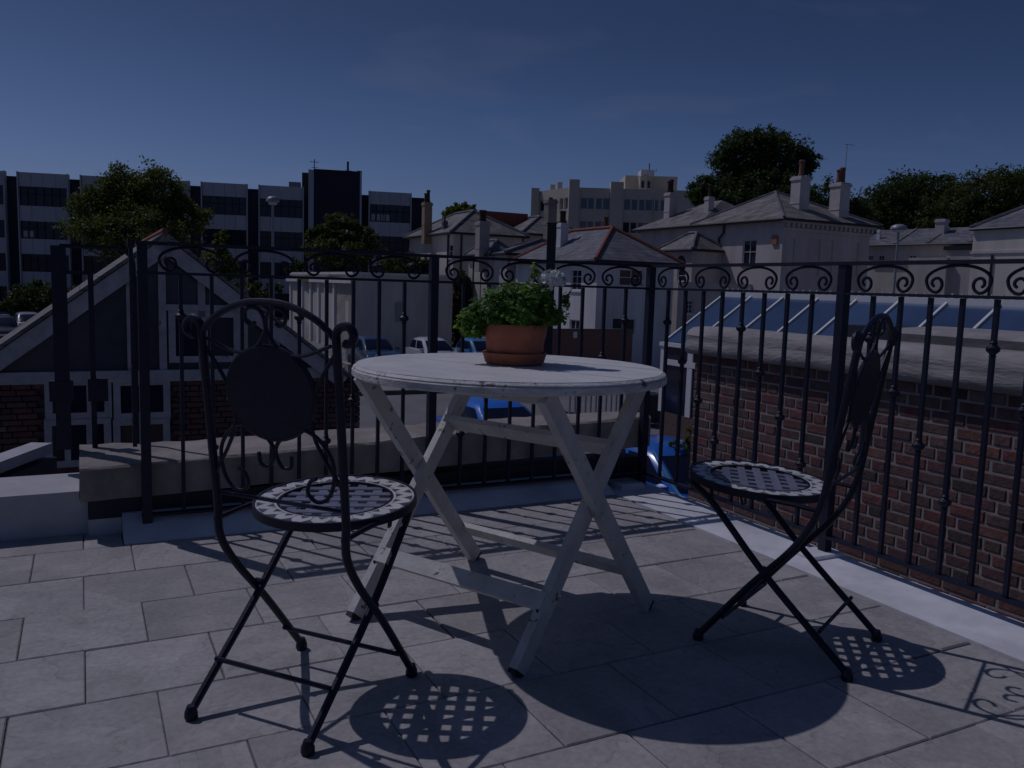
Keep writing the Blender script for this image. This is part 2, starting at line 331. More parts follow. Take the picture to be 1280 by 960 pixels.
# ================================================================== THE TERRACE
# --- floor and tiles
floor = thing('terrace_floor', '', 'structure', (1.5, 1.5, 0), T)
MB().box(-0.06, 5.2, -0.02, 5.6, -0.30, -0.006).build('slab', M_joint, floor)
TP, TL = 0.2935, 0.295
tile_me = []
for i in range(6):
    b = MB(); g = 0.0016; j = [random.uniform(-0.0012, 0.0012) for _ in range(8)]
    b.bbox(-TL/2+g+j[0], TL/2-g+j[1], -TP/2+g+j[2], TP/2-g+j[3], -0.03, 0.0, 0.0028)
    tile_me.append(b.mesh('paving_tile', M_tile))
half_me = {}
for k in range(0, 12):
    wc = 0.107+TP*(k+0.5); ph = 2.265 if k % 2 == 0 else 2.265+TL/2
    n0 = math.ceil((0.222-ph)/TL)
    edges = [0.222]+[ph+TL*n for n in range(n0, 60) if 0.26 < ph+TL*n < 4.6]
    for a, bb in zip(edges, edges[1:]):
        if bb-a > TL-0.01: me = random.choice(tile_me)
        else:
            key = round(bb-a, 3)
            if key not in half_me: half_me[key] = MB().bbox(-key/2+0.003, key/2-0.003, -TP/2+0.003, TP/2-0.003, -0.03, 0, 0.004).mesh('paving_tile', M_tile)
            me = half_me[key]
        o = link('tile', me, floor)
        o.location = ((a+bb)/2-1.5, wc-1.5, random.uniform(-0.0012, 0.0012)); o.rotation_euler = (random.uniform(-.003, .003), random.uniform(-.003, .003), random.uniform(-.002, .002))
e_ = [2.288]+[2.265+TL/2+TL*n for n in range(0, 8)]          # narrow cut row along the foot of the white wall
for a, bb in zip(e_, e_[1:]):
    k_ = round(bb-a, 3); o = link('tile', MB().bbox(-k_/2+.0016, k_/2-.0016, -.0985, .0985, -.03, 0, .0028).mesh('paving_tile', M_tile), floor); o.location = ((a+bb)/2-1.5, 0.0065-1.5, random.uniform(-.001, .001))
# white painted margins
MB().box(-0.05, 0.218, -0.04, 5.5, -0.1, 0.004).build('gutter_strip', M_whitestrip, floor)
b = MB()                                        # sloped fillet under the coping
b.prism([(0.104, 0.002), (0.104, -0.1), (-0.10, -0.1), (-0.10, 0.078), (-0.045, 0.074)], 0, 0.2185, 2.285)
b.build('fillet', M_whitestrip, floor)
wall = thing('terrace_parapet', 'low black bitumen parapet beneath the stone coping', 'wall', (1.2, -0.3, -0.2), T)
MB().box(-0.02, 2.394, -0.21, -0.060, -3.0, 0.130).build('core', M_lead, wall)
cop = thing('coping_slab', 'long weathered stone coping slab lying along the parapet behind the railing', 'coping', (1.2, -0.3, 0.118), T)
b = MB(); nx, prof = 40, [(-0.030, 0.0), (-0.026, 0.008), (-0.026, 0.93), (-0.036, 1.0), (-0.56, 1.01), (-0.575, 0.92), (-0.575, 0.0)]
us = np.linspace(-0.06, 2.42, nx+1)
for i, u in enumerate(us):
    zt, zb = 0.313-(u-0.66)*0.0352, 0.172-(u-0.66)*0.0225
    wb_ = float(np.interp(u, (-0.1, 0.65, 1.3, 2.0, 2.42), (-0.22, -0.30, -0.37, -0.41, -0.53)))+random.uniform(-.012, .012)
    for (w, z) in prof: b.v.append((u, (w if w > -.1 else wb_+(0.015 if w > -.57 else 0))+random.uniform(-.003, .003), zb+(zt-zb)*z+random.uniform(-.003, .003)))
m_ = len(prof)
for i in range(nx):
    for k in range(m_): b.f.append((i*m_+k, i*m_+(k+1) % m_, (i+1)*m_+(k+1) % m_, (i+1)*m_+k))
b.f.append(tuple(range(m_))); b.f.append(tuple(nx*m_+k for k in range(m_)))
b.build('stone', M_stone, cop)
# white wall end on the left
lw = thing('white_parapet_end', 'white painted low wall left of the stone coping with a sunlit flat top', 'wall', (2.9, -0.2, 0), T)
MB().box(2.4225, 4.2, -0.42, -0.095, -3.0, 0.158).box(2.396, 2.4225, -0.42, -0.095, -3.0, 0.128).box(2.287, 2.396, -0.3, -0.0555, -0.2, 0.058).build('render_block', M_dullwhite, lw)
# white sloping cap beyond it
p1 = T.px(52, 552, 2, 0.12); p2 = T.px(-60, 592, 2, 0.12)
cap = thing('white_wall_cap', 'white painted wall cap running away behind the low white wall', 'wall', (p1.x, p1.y, -3.0), T)
p1l, p2l = Vector((p1.x, p1.y, 0.12)), Vector((p2.x, p2.y, 0.12))
MB().bar(p1l-V(0, 0, .03), p2l-V(0, 0, .03), 0.10, 0.05, (0, 1, 0)).build('capping', M_dullwhite, cap)
MB().bar(p1l-V(0, 0, 1.6), p2l-V(0, 0, 1.6), 0.14, 3.05, (0, 1, 0)).build('wall_body', M_lead, cap)

# --- railings
def spiral_arc(cu, half, z0, z1):               # omega-shaped scroll between the two upper rails, in (u,z)
    pts = []; r = half; zc = z0+(z1-z0)*0.46; rz = z1-zc-0.004
    for k in range(0, 25):
        t = PI*k/24; pts.append((cu-r*math.cos(t), zc+rz*math.sin(t)))
    def curl(sx):
        q = []; cx = cu+sx*(r-0.033); r0 = 0.033
        for k in range(0, 27):
            t = k/26*2.35*PI; rr = r0*(1-0.74*k/26)
            q.append((cx+sx*rr*math.cos(t), zc-(zc-z0-r0)*min(1, k/6)-rr*math.sin(t)))
        return q
    return list(reversed(curl(-1)))+pts+curl(1)
def railing(name, label, axis, posts, rng_, nb, ends, knob0):
    root = thing(name, label, 'railing', (0, 0, 0), T)
    def P(s, z, o=0.0): return (s, o, z) if axis == 0 else (o, s, z)
    for pz in posts:
        b = MB()
        if axis == 0: b.box(pz-.0165, pz+.0165, -.0165, .0165, 0.0, 1.05)
        else: b.box(-.0165, .0165, pz-.0165, pz+.0165, 0.0, 1.05)
        p = b.build('post', M_iron, root)
    def rail(z, h, wd, nm):
        a, c = ends; b = MB()
        if axis == 0: b.box(a, c, -wd/2, wd/2, z-h/2, z+h/2)
        else: b.box(-wd/2, wd/2, a, c, z-h/2, z+h/2)
        b.build(nm, M_iron, root)
    rail(1.057, 0.012, 0.042, 'top_rail'); rail(0.952, 0.010, 0.030, 'upper_rail'); rail(0.072, 0.010, 0.032, 'bottom_rail')
    bm = MB().box(-.0065, .0065, -.0065, .0065, 0.0775, 0.9465).mesh('baluster', M_iron)
    km = MB().lathe([(.007, -.026), (.011, -.022), (.008, -.016), (.019, -.006), (.020, .004), (.009, .014), (.012, .019), (.007, .024)], 8).mesh('knob', M_iron, True)
    idx = knob0
    for (a, c), n in zip(rng_, nb):
        pitch = (c-a)/(n+1)
        for k in range(n):
            s = a+pitch*(k+1); o = link('baluster', bm, root); o.location = P(s, 0)
            kz = (0.80, 0.63, 0.47, 0.31)[idx % 4]; idx += 1
            kk = link('knob', km, o); kk.location = (0, 0, kz)
        n4 = max(1, round((c-a)/0.272)); pw = (c-a-0.03)/n4
        for k in range(n4):
            cu = a+0.015+pw*(k+0.5); pts = spiral_arc(cu, min(0.108, pw*0.42), 0.957, 1.051)
            MB().tube([P(s, z) for s, z in pts], 0.0052, 5).build('scroll', M_iron, root, True)
    return root
rb = railing('back_railing', 'black iron scroll railing along the back of the terrace behind the table', 0, (0.0, 1.098, 2.203), [(0.02, 1.08), (1.118, 2.184)], (8, 9), (-0.02, 2.222), 0)
MB().box(2.232, 2.246, -.012, .012, 0.33, 1.04).box(2.226, 2.25, -.016, .016, 1.04, 1.066).build('gate_stile', M_iron, rb)
for z in (0.41, 0.44, 0.62, 0.80, 0.93): MB().ball((2.239, .017, z), .0065, 6, 4).build('bolt', M_iron, rb)
rs = railing('side_railing', 'black iron scroll railing on the right in front of the brick wall', 1, (1.138, 2.27, 3.40, 4.53), [(0.02, 1.119), (1.157, 2.25), (2.29, 3.38), (3.42, 4.51)], (8, 9, 9, 9), (0.02, 4.55), 0)
for pz in (1.138,): MB().bbox(-.05, .11, pz-.05, pz+.05, 0.002, 0.018, .004).build('foot_block', M_whitestrip, rs)
MB().bbox(.02, .15, -.07, .06, 0.004, 0.03, .008).build('corner_foot_block', M_whitestrip, rb)
# narrow gate panel standing on the coping
gp = thing('gate_panel', 'narrow black iron gate panel with curved top on the left end of coping', 'gate', (2.4, -0.44, 0.252), T)
wg = -0.44
def gpx(x, y): q = T.px(x, y, 1, wg); return q.x, q.z
uL, zt = gpx(74, 307); uM, _ = gpx(113, 345); uR, _ = gpx(167, 330)
MB().box(uL-.022, uL+.030, wg-.02, wg+.02, 0.252, zt).build('hinge_post', M_iron, gp)
MB().box(uM-.010, uM+.010, wg-.010, wg+.010, 0.252, zt-0.10).build('bar', M_iron, gp)
MB().box(uM-.052, uM+.020, wg-.014, wg+.014, 0.44, 0.53).build('lock_plate', M_iron, gp)
MB().box(uL-.034, uL+.050, wg-.024, wg+.024, 0.445, 0.525).build('hinge_plate', M_iron, gp)
r_ = 0.07; pts = [(uL, wg, zt), (uR+r_, wg, zt)]+[(uR+r_-r_*math.sin(t), wg, zt-r_+r_*math.cos(t)) for t in np.linspace(0.2, PI/2, 7)]+[(uR, wg, 0.262)]
MB().tube(pts, .0085, 6).build('curved_frame', M_iron, gp, True)
MB().box(uL, uM, wg-.006, wg+.006, zt-.108, zt-.094).build('cross_bar', M_iron, gp)

# ================================================================== BRICK WALL ON THE RIGHT
def brick_wall_pieces(parent, axis, plane, s0, s1, z0, z1, nmax, score, holes=(), out=1, thick=0.10):
    """Flemish bond courses; returns nothing. axis: the running axis (0=u,1=w); plane: position of the face on the other axis"""
    L, H, J, C = 0.213, 0.1005, 0.012, 0.075
    cells = []
    nrow = int((z1-z0)/C)
    for r in range(nrow):
        zc = z0+C*(r+0.5); s = s0-((r % 2)*(L/2+H/2+J)) ; k = 0
        while s < s1:
            w = H if (k+2*(r//2)) % 4 == 3 else L
            a, c = max(s, s0), min(s+w, s1)
            if c-a > 0.03 and not any(h0-.01 < (a+c)/2 < h1+.01 and g0-.02 < zc < g1+.02 for h0, h1, g0, g1 in holes):
                cells.append((a, c, zc, score((a+c)/2, zc)))
            s += w+J; k += 1
    cells.sort(key=lambda t: -t[3])
    cache = {}; rest = MB()
    d = thick
    off = OFF[root_of(parent)]
    for i, (a, c, zc, sc) in enumerate(cells):
        w = round((c-a)/2, 3); h = (C-J)/2
        jit = random.uniform(-.0025, .0025)
        if i < nmax and sc > 0:
            key = (w, random.randrange(3))
            if key not in cache:
                q = MB(); e = .006
                jj = [random.uniform(-.002, .002) for _ in range(12)]
                f0 = [(-w+jj[0], -h+jj[1]), (w+jj[2], -h+jj[3]), (w+jj[4], h+jj[5]), (-w+jj[6], h+jj[7])]
                lo = [(x, 0, z) for x, z in f0]; mi = [(x, d-e, z) for x, z in f0]; hi = [(x*(1-e/w), d, z*(1-e/h)) for x, z in f0]
                q.v = lo+mi+hi
                for b0 in (0, 4):
                    for m in range(4): q.f.append((b0+m, b0+(m+1) % 4, b0+4+(m+1) % 4, b0+4+m))
                q.f.append((8, 9, 10, 11))
                if axis == 1: q.v = [(y*out, x, z) for x, y, z in q.v]
                else: q.v = [(x, y*out, z) for x, y, z in q.v]
                cache[key] = [q.mesh('brick', m) for m in M_brick]
            o = link('brick', random.choices(cache[key], (4.5, 4, 3, 3, 1.2, 0.8, 0.4))[0], parent)
            p = ((a+c)/2, plane-out*d+out*jit, zc) if axis == 0 else (plane-out*d+out*jit, (a+c)/2, zc)
            o.location = (p[0]-off[0], p[1]-off[1], p[2]-off[2])
        else:
            pl = plane+out*jit
            if axis == 0: rest.box(a, c, pl-out*d, pl, zc-h, zc+h)
            else: rest.box(pl-out*d, pl, a, c, zc-h, zc+h)
    if rest.v: rest.build('far_bricks', M_brick[1], parent, kind='stuff')
UB = -2.10
def on_screen(p):                               # rough projected position of a terrace-frame point
    q = T.M @ Vector(p); d = q-Vector((0, 0, EYE)); z = d.dot(_F)
    if z < 0.1: return None
    return 640+FPX*d.dot(CR)/z, 480-FPX*d.dot(CU)/z, z
def sc_wall(s, z):
    q = on_screen((UB, s, z))
    if not q or q[0] > 1300 or q[0] < 860: return 0
    lim = 610+(q[0]-800)*0.36
    return (1/q[2]) if q[1] < lim+12 else 0
bw = thing('brick_wall', 'old red brick wall beyond the side railing under a fat rounded coping', 'wall', (UB, 0, G), T)
MB().box(UB-0.32, UB-0.0055, -2.19, 3.2, G, 0.445).build('mortar_bed', M_mortar, bw)
brick_wall_pieces(bw, 1, UB, -2.2, 3.2, 0.44-0.075*26, 0.44, 300, sc_wall)
b = MB()                                        # end face bricks
for r in range(26):
    zc = 0.44-0.075*(r+0.5)
    b.box(UB-0.005, UB-0.11-0.1*(r % 2), -2.2, -2.185, zc-.0325, zc+.0325).box(UB-0.12-0.1*(r % 2), UB-0.315, -2.2, -2.185, zc-.0325, zc+.0325)
b.build('end_bricks', M_brick[2], bw, kind='stuff')
prof = [(0.035, 0.440), (0.075, 0.452), (0.092, 0.485), (0.090, 0.520), (0.078, 0.545), (0.078, 0.565), (0.080, 0.592), (0.062, 0.630), (0.0, 0.658), (-0.10, 0.668), (-0.30, 0.66), (-0.40, 0.60), (-0.40, 0.44)]
segs = [(-2.235, 1.0), (1.005, 3.2)]
for a, c in segs:
    b = MB(); ns = 18
    for i in range(ns+1):
        s = a+(c-a)*i/ns; e = 0.02 if (i in (0, ns)) else 0
        for x, z in prof: b.v.append((UB+x-e*(1 if x > 0 else -1)*0.3+random.uniform(-.004, .004), s, z-e*0.1+random.uniform(-.004, .004)))
    m_ = len(prof)
    for i in range(ns):
        for k in range(m_): b.f.append((i*m_+k, i*m_+(k+1) % m_, (i+1)*m_+(k+1) % m_, (i+1)*m_+k))
    b.f.append(tuple(range(m_))); b.f.append(tuple(ns*m_+k for k in range(m_)))
    b.build('coping_stone', M_coping, bw, True)
b = MB(); b.prism([(-0.34, 0.44), (-0.29, 0.66), (-0.27, 0.715), (-0.32, 0.745), (-0.72, 0.76), (-0.75, 0.72), (-0.75, 0.44)], 1, -0.55, 3.2)
b.v = [(x+UB, y, z) for x, y, z in b.v]; b.build('raised_kerb', M_coping, bw)
b = MB(); b.box(UB-0.42, UB-0.80, -1.1, -0.5, 0.60, 0.74).build('flashing', M_lead, bw)

# ================================================================== FURNITURE
# --- folding table
TC = Vector((-0.008, 2.36, 0))
fA, fB, fC, fD = (Vector(p) for p in ((-.432, 2.277, 0), (-.101, 2.811, 0), (.044, 1.942, 0), (.409, 2.416, 0)))
tb = thing('folding_table', 'round white folding wooden table with flaking paint in the middle of the terrace', 'table', (TC.x, TC.y, 0), W0)
b = MB(); R0 = 0.438
b.lathe([(0.10, 0.690), (R0-.004, 0.690), (R0, 0.693), (R0, 0.708), (R0-.004, 0.712), (R0-.003, 0.7145), (R0-.010, 0.7195), (R0-.014, 0.7205)], 96, (TC.x, TC.y, 0), caps=False)
b.build('tabletop_edge', M_tedge, tb, True)
b = MB(); planks = 9; ws = 2*(R0-.013)/planks    # boards of the top, side by side
dv = (fC-fA).normalized(); ax = Vector((dv.x, dv.y, 0)); ay = Vector((-dv.y, dv.x, 0))
rr = R0-.0125
for k in range(planks):
    y0, y1 = -rr+ws*k+.0007, -rr+ws*(k+1)-.0007; y0 = max(y0, -rr+.004); y1 = min(y1, rr-.004)
    q = MB(); ys = np.linspace(y0, y1, 9); top = []; bot = []
    right = [(math.sqrt(max(1e-6, rr*rr-y*y)), y) for y in ys]; left = [(-x, y) for x, y in reversed(right)]
    poly = [TC+ax*x+ay*y for x, y in right+left]; n = len(poly); h = 0.7212+random.uniform(-.0005, .0005)
    q.v = [(p.x, p.y, 0.699) for p in poly]+[(p.x, p.y, h) for p in poly]
    q.f = [tuple(reversed(range(n))), tuple(range(n, 2*n))]+[(i, (i+1) % n, n+(i+1) % n, n+i) for i in range(n)]
    q.build('plank', M_table, tb)
def leg(foot, away, off_, kz=0.688, k=0.93):
    v = (away-foot); top = foot+v*k; top.z = kz; f = foot.copy(); f.z = 0.012
    side = ax
    o = Vector(off_)
    return f+o, top+o
side_n = dv
legs = []
for nm, f, a, o in (('A', fA, fB, dv*0.013), ('B', fB, fA, -dv*0.013), ('C', fC, fD, -dv*0.013), ('D', fD, fC, dv*0.013)):
    p, q = leg(f, a, o); d = (q-p).normalized(); legs.append((p, q))
    wv = d.cross(dv)
    MB().bar(p, q, 0.050, 0.024, wv).build('leg', M_legs, tb)
    MB().bar(p-d*0.012, p+d*0.001, 0.049, 0.023, wv).build('foot', M_trim, tb)
def on(l, t): p, q = l; return p+(q-p)*t
def stretcher(l1, l2, t, w, nrm_shift, flat=False):
    p, q = on(l1, t), on(l2, t); d = (l1[1]-l1[0]).normalized(); n = d.cross((q-p).normalized())
    e = (q-p).normalized()*0.006
    MB().bar(p-e+n*nrm_shift, q+e+n*nrm_shift, w, 0.018, n if flat else d).build('stretcher', M_legs, tb)
stretcher(legs[0], legs[2], 0.20, 0.046, -0.022); stretcher(legs[0], legs[2], 0.735, 0.062, 0.0, True); stretcher(legs[1], legs[3], 0.155, 0.046, 0.022)
for (l1, l2) in ((legs[0], legs[1]), (legs[2], legs[3])):
    c = (on(l1, .5)+on(l2, .5))/2
    MB().tube([c-dv*0.032, c+dv*0.032], 0.006, 8).build('pivot_bolt', M_legs, tb)
for t in (0.94,):
    for l1, l2 in ((legs[0], legs[2]), (legs[1], legs[3])):
        p, q = on(l1, 1), on(l2, 1); p.z = q.z = 0.681; MB().bar(p, q, 0.03, 0.018, (0, 0, 1)).build('batten', M_legs, tb)
for l1, s_ in ((legs[0], 1), (legs[2], -1)):
    for t in (.17, .21):
        c = on(l1, t); n = (l1[1]-l1[0]).normalized().cross(dv)
        MB().ball(c+n*0.026*(1 if n.y < 0 else -1), .004, 6, 4).build('screw', M_trim, tb)

# --- pot, saucer, plant
pc = T.M @ T.px(643, 449, 2, 0.735)
potT = thing('flower_pot', 'round terracotta flower pot standing in its saucer on the white table', 'flower pot', (pc.x, pc.y, 0.7365), W0)
c0 = (pc.x, pc.y, 0.7365)
MB().lathe([(.001, 0), (.0745, 0), (.077, .006), (.0855, .058), (.0865, .062), (.0885, .064), (.0915, .096), (.0905, .100), (.083, .100), (.080, .090), (.001, .085)], 40, c0).build('pot', M_terra, potT, True)
MB().lathe([(.001, .082), (.080, .084)], 24, c0).build('soil', M_soil, potT)
sau = thing('pot_saucer', 'terracotta saucer under the flower pot on the white table', 'saucer', (pc.x, pc.y, 0.722), W0)
MB().lathe([(.001, 0), (.078, 0), (.085, .006), (.0905, .026), (.093, .030), (.0925, .034), (.0865, .033), (.080, .013), (.001, .0125)], 40, (pc.x, pc.y, 0.7222)).build('dish', M_terra, sau, True)
plant = thing('geranium_plant', 'bushy green plant with one white flower head growing from the terracotta pot', 'plant', (pc.x, pc.y, 0.83), W0)
def lobed_leaves(cent, nrm, size, lob=7):
    N = len(cent); nrm = nrm/np.linalg.norm(nrm, axis=1, keepdims=True)
    r = rng.normal(size=(N, 3)); a = np.cross(nrm, r); a /= np.linalg.norm(a, axis=1, keepdims=True); bb = np.cross(nrm, a)
    k = lob*2; out_ = np.zeros((N, k, 3))
    for i in range(k):
        t = 2*PI*i/k; rad = (1.0 if i % 2 == 0 else 0.68)*size
        if i == 0: rad = rad*0.3
        out_[:, i] = cent+(a*math.cos(t)+bb*math.sin(t))*rad[:, None]+nrm*(0.25*size*(0.5 if i % 2 else 1.0))[:, None]*rng.uniform(-.4, .8, (N, 1))
    return out_.reshape(-1, 3)
def plant_leaves(n, R, H, cz, cx=0, cy=0, smin=.0042, smax=.0092):
    u = rng.normal(size=(n, 3)); u /= np.linalg.norm(u, axis=1, keepdims=True); rad = rng.uniform(.45, 1.0, (n, 1))**0.6
    lump = 1+0.16*np.sin(u[:, :1]*6+1)*np.cos(u[:, 1:2]*7)+0.10*np.sin(u[:, 2:3]*11+u[:, :1]*9)
    p = u*rad*lump*np.array([R, R, H]); p[:, 2] = np.where(p[:, 2] < 0, p[:, 2]*0.55, p[:, 2])
    p += np.array([cx, cy, cz]); nr = u+np.array([0, 0, .7])+rng.normal(scale=.45, size=(n, 3))
    return lobed_leaves(p, nr, rng.uniform(smin, smax, n))
lv = np.concatenate([plant_leaves(3600, .116, .082, .122), plant_leaves(420, .05, .05, .095, -.115, -.01), plant_leaves(320, .05, .04, .11, .095, -.02), plant_leaves(280, .035, .045, .07, -.118, -.02)])
o = link('foliage', arr_mesh('foliage', lv+np.array([0, 0, 0.0])-np.array([0, 0, 0.083]), 14, L_pot), plant, kind='stuff')
lv = np.concatenate([plant_leaves(520, .121, .088, .122), plant_leaves(140, .05, .045, .08, -.120, -.02), plant_leaves(120, .045, .035, .175, .05, -.0)])
link('young_leaves', arr_mesh('young_leaves', lv-np.array([0, 0, 0.083]), 14, L_tip), plant, kind='stuff')
b = MB()
for k in range(38):
    a = random.uniform(0, 2*PI); r1 = random.uniform(.01, .05); r2 = random.uniform(.04, .10); h = random.uniform(.05, .12)
    b.tube([(r1*math.cos(a), r1*math.sin(a), 0.003), ((r1+r2)/2*math.cos(a), (r1+r2)/2*math.sin(a), h*.6), (r2*math.cos(a), r2*math.sin(a), h)], .0017, 4)
b.v = [(x+pc.x, y+pc.y, z+0.83) for x, y, z in b.v]; b.build('stems', mat('green_stem', (0.07, 0.12, 0.03), 0.6), plant, kind='stuff')
fl = W0.at(691, 350, pc.y-.01)
b = MB(); b.tube([(pc.x+.02, pc.y, .86), (pc.x+.06, pc.y, .93), (fl.x, fl.y, fl.z)], .0022, 5)
sd = W0.at(669, 338, pc.y); b.tube([(pc.x+.02, pc.y, .88), (sd.x-.004, sd.y, sd.z-.05), (sd.x, sd.y, sd.z)], .0022, 5)
s2 = W0.at(708, 372, pc.y-.02); b.tube([(s2.x-.02, pc.y, .885), (s2.x+.012, s2.y, s2.z+.02), (s2.x, s2.y, s2.z-.01)], .0018, 5)
b.build('flower_stalk', MATS['green_stem'], plant, True)
n = 420; u = rng.normal(size=(n, 3)); u[:, 2] = np.abs(u[:, 2])*0.9-0.15; u /= np.linalg.norm(u, axis=1, keepdims=True)
pp = u*np.array([.036, .033, .029])*rng.uniform(.75, 1, (n, 1))+np.array([fl.x-pc.x, fl.y-pc.y, fl.z-0.83-.004])
MB().lathe([(.001, -.012), (.024, -.010), (.029, .0), (.026, .012), (.017, .021), (.001, .025)], 14, (fl.x, fl.y, fl.z-.004)).build('flower_core', M_petal, plant, True)
link('flower_head', arr_mesh('flower_head', lobed_leaves(pp, u+rng.normal(scale=.4, size=(n, 3)), rng.uniform(.009, .014, n), 5), 10, M_petal), plant)
for nm, q, R_, H_, nn, mm in (('bud_leaf', sd, .010, .022, 34, L_tip), ('seed_head', s2, .009, .020, 40, L_pot)):
    u = rng.normal(size=(nn, 3)); pp = u*np.array([R_, R_, H_])*0.6+np.array([q.x-pc.x, q.y-pc.y, q.z-0.83-.01])
    link(nm, arr_mesh(nm, lobed_leaves(pp, u, rng.uniform(.005, .009, nn)), 14, mm), plant)

# --- bistro chair
def catmull(pts, n=6):
    P = [Vector(p) for p in pts]; P = [P[0]*2-P[1]]+P+[P[-1]*2-P[-2]]; o = []
    for i in range(1, len(P)-2):
        for k in range(n):
            t = k/n; a, b_, c, d = P[i-1], P[i], P[i+1], P[i+2]
            o.append(0.5*((2*b_)+(c-a)*t+(2*a-5*b_+4*c-d)*t*t+(3*b_-a-3*c+d)*t**3))
    o.append(P[-2]); return o
LEAN = [0.088, 0.105]
def back_y(z): return -LEAN[0]-(z-0.42)*LEAN[1]
def make_chair(label, loc, heading):
    t = thing('bistro_chair', label, 'chair', (loc[0], loc[1], 0), W0, rot=heading-PI/2, group='folding mosaic bistro chairs', off=(0, 0, 0))
    zs, yc, rs_ = 0.4386, 0.110, 0.1885
    for s in (-1, 1):
        up = catmull([(s*.171, back_y(.835), .835), (s*.171, back_y(.70), .70), (s*.170, back_y(.55), .55), (s*.169, back_y(.45), .45), (s*.168, -.086, .375), (s*.167, -.036, .295), (s*.166, .060, .185), (s*.163, .190, .020)], 5)
        curl = [(s*(.171+.024-.024*math.cos(a)*(1-.09*a)), back_y(.84), .835+.024*math.sin(a)*(1-.09*a)) for a in np.linspace(0.2, 5.0, 16)]
        MB().tube(list(reversed(curl))+up, .0092, 8).build('leg', M_chair, t, True)
        MB().tube(catmull([(s*.105, .272, .420), (s*.128, .238, .414), (s*.144, .190, .388), (s*.150, .135, .335), (s*.1525, .02, .213), (s*.153, -.190, .020)], 5), .0092, 8).build('leg', M_chair, t, True)
        for (x, y) in ((.163, .194), (.153, -.194)):
            MB().lathe([(.012, 0), (.0145, .004), (.014, .016), (.010, .026), (.009, .030)], 10, (s*x, y, 0)).build('foot', M_chair, t, True)
        MB().tube([(s*.168, -.100, .415), (s*.168, -.03, .420), (s*.168, .04, .422), (s*.163, .10, .423)], .006, 6).build('seat_bracket', M_chair, t)
        MB().tube([(s*.168, .085, .418), (s*.166, .085, .400), (s*.155, .095, .392), (s*.150, .105, .415)], .003, 5).build('catch', M_chair, t)
        MB().tube([(s*.170, .03, .235), (s*.148, .03, .235)], .006, 6).build('pivot', M_chair, t)
    MB().tube([(-.167, .128, .082), (.167, .128, .082)], .0055, 6).build('stretcher', M_chair, t)
    MB().tube([(-.153, -.120, .105), (.153, -.120, .105)], .0055, 6).build('stretcher', M_chair, t)
    # seat: rim, mosaic border, lattice
    st = MB().ring(rs_-.006, rs_, zs-.018, zs+.0015, 48, (0, yc, 0)).ring(.129, .1345, zs-.014, zs-.0005, 40, (0, yc, 0)).build('seat', M_chair, t, True)
    ri, ro = .136, rs_-.006
    MB().ring(ri-.002, ro, zs-.016, zs-.0015, 48, (0, yc, 0)).build('grout', M_mosw, st)
    N = 22; da = 2*PI/N; rm0, rm1 = ri+.004, ro-.004
    def pt(r, a): return (r*math.sin(a), yc+r*math.cos(a))
    def piece(nm, poly, m, top):
        q = MB(); n = len(poly); q.v = [(x, y, zs-.006) for x, y in poly]+[(x, y, top) for x, y in poly]
        q.f = [tuple(range(n, 2*n))]+[(i, (i+1) % n, n+(i+1) % n, n+i) for i in range(n)]
        return q.build(nm, m, t)
    for k in range(N):
        a0 = k*da; e = .05*da
        rmid = (rm0+rm1)/2
        piece('mosaic_tile', [pt(rm1-.001, a0+.33*da), pt(rm1-.001, a0+.67*da), pt(rmid+.001, a0+.94*da), pt(rm0+.001, a0+1.14*da), pt(rm0+.001, a0+.86*da), pt(rmid-.001, a0+.5*da), pt(rm0+.001, a0+.14*da), pt(rm0+.001, a0-.14*da), pt(rmid+.001, a0+.06*da)], M_mosw, zs)
        piece('mosaic_triangle', [pt(rm1, a0-.27*da), pt(rm1, a0+.27*da), pt(rmid+.003, a0)], M_mosd, zs-.0006)
        piece('mosaic_triangle', [pt(rm0, a0+.22*da), pt(rm0, a0+.78*da), pt(rmid-.003, a0+.5*da)], M_mosd, zs-.0006)
    rot = 0.42; e1 = Vector((math.cos(rot), math.sin(rot), 0)); e2 = Vector((-math.sin(rot), math.cos(rot), 0)); c = Vector((0, yc, 0))
    n = 6; pit = 2*.131/n
    for d1, d2, dz in ((e1, e2, 0), (e2, e1, -.0016)):
        for k in range(-3, 4):
            o = pit*k; h = math.sqrt(max(0, (.1305)**2-o*o))
            if h < .02: continue
            MB().bar(c+d2*o-d1*h+V(0, 0, zs-.006+dz), c+d2*o+d1*h+V(0, 0, zs-.006+dz), 0.0215, .004, d2).build('lattice_strip', M_mosb, t)
    for ch in t.children:
        if ch.name.split('.')[0] in ('seat', 'mosaic_tile', 'mosaic_triangle', 'lattice_strip'):
            ch.matrix_local = Matrix.Translation((0, yc, zs)) @ Matrix.Rotation(0.062, 4, 'X') @ Matrix.Translation((0, -yc, -zs))
    # back
    def Y(x, z): return (x, back_y(z), z)
    MB().tube(catmull([Y(-.171, .828), Y(-.125, .865), Y(-.062, .890), Y(0, .896), Y(.062, .890), Y(.125, .865), Y(.171, .828)], 6), .0075, 8).build('top_rail', M_chair, t, True)
    MB().tube([(-.169, back_y(.475), .475), (.169, back_y(.475), .475)], .0045, 6).build('rung', M_chair, t)
    zc = .708; yd = back_y(zc)
    dm = MB(); rr_ = .106
    tiltv = Vector((0, -LEAN[1], 1)).normalized(); nv = Vector((0, 1, LEAN[1])).normalized(); cc = Vector((0, yd, zc))
    ringv = []
    for h in (-.005, .005):
        for k in range(40):
            a = 2*PI*k/40; dm.v.append(tuple(cc+Vector((1, 0, 0))*rr_*1.03*math.cos(a)+tiltv*rr_*.905*math.sin(a)+nv*h))
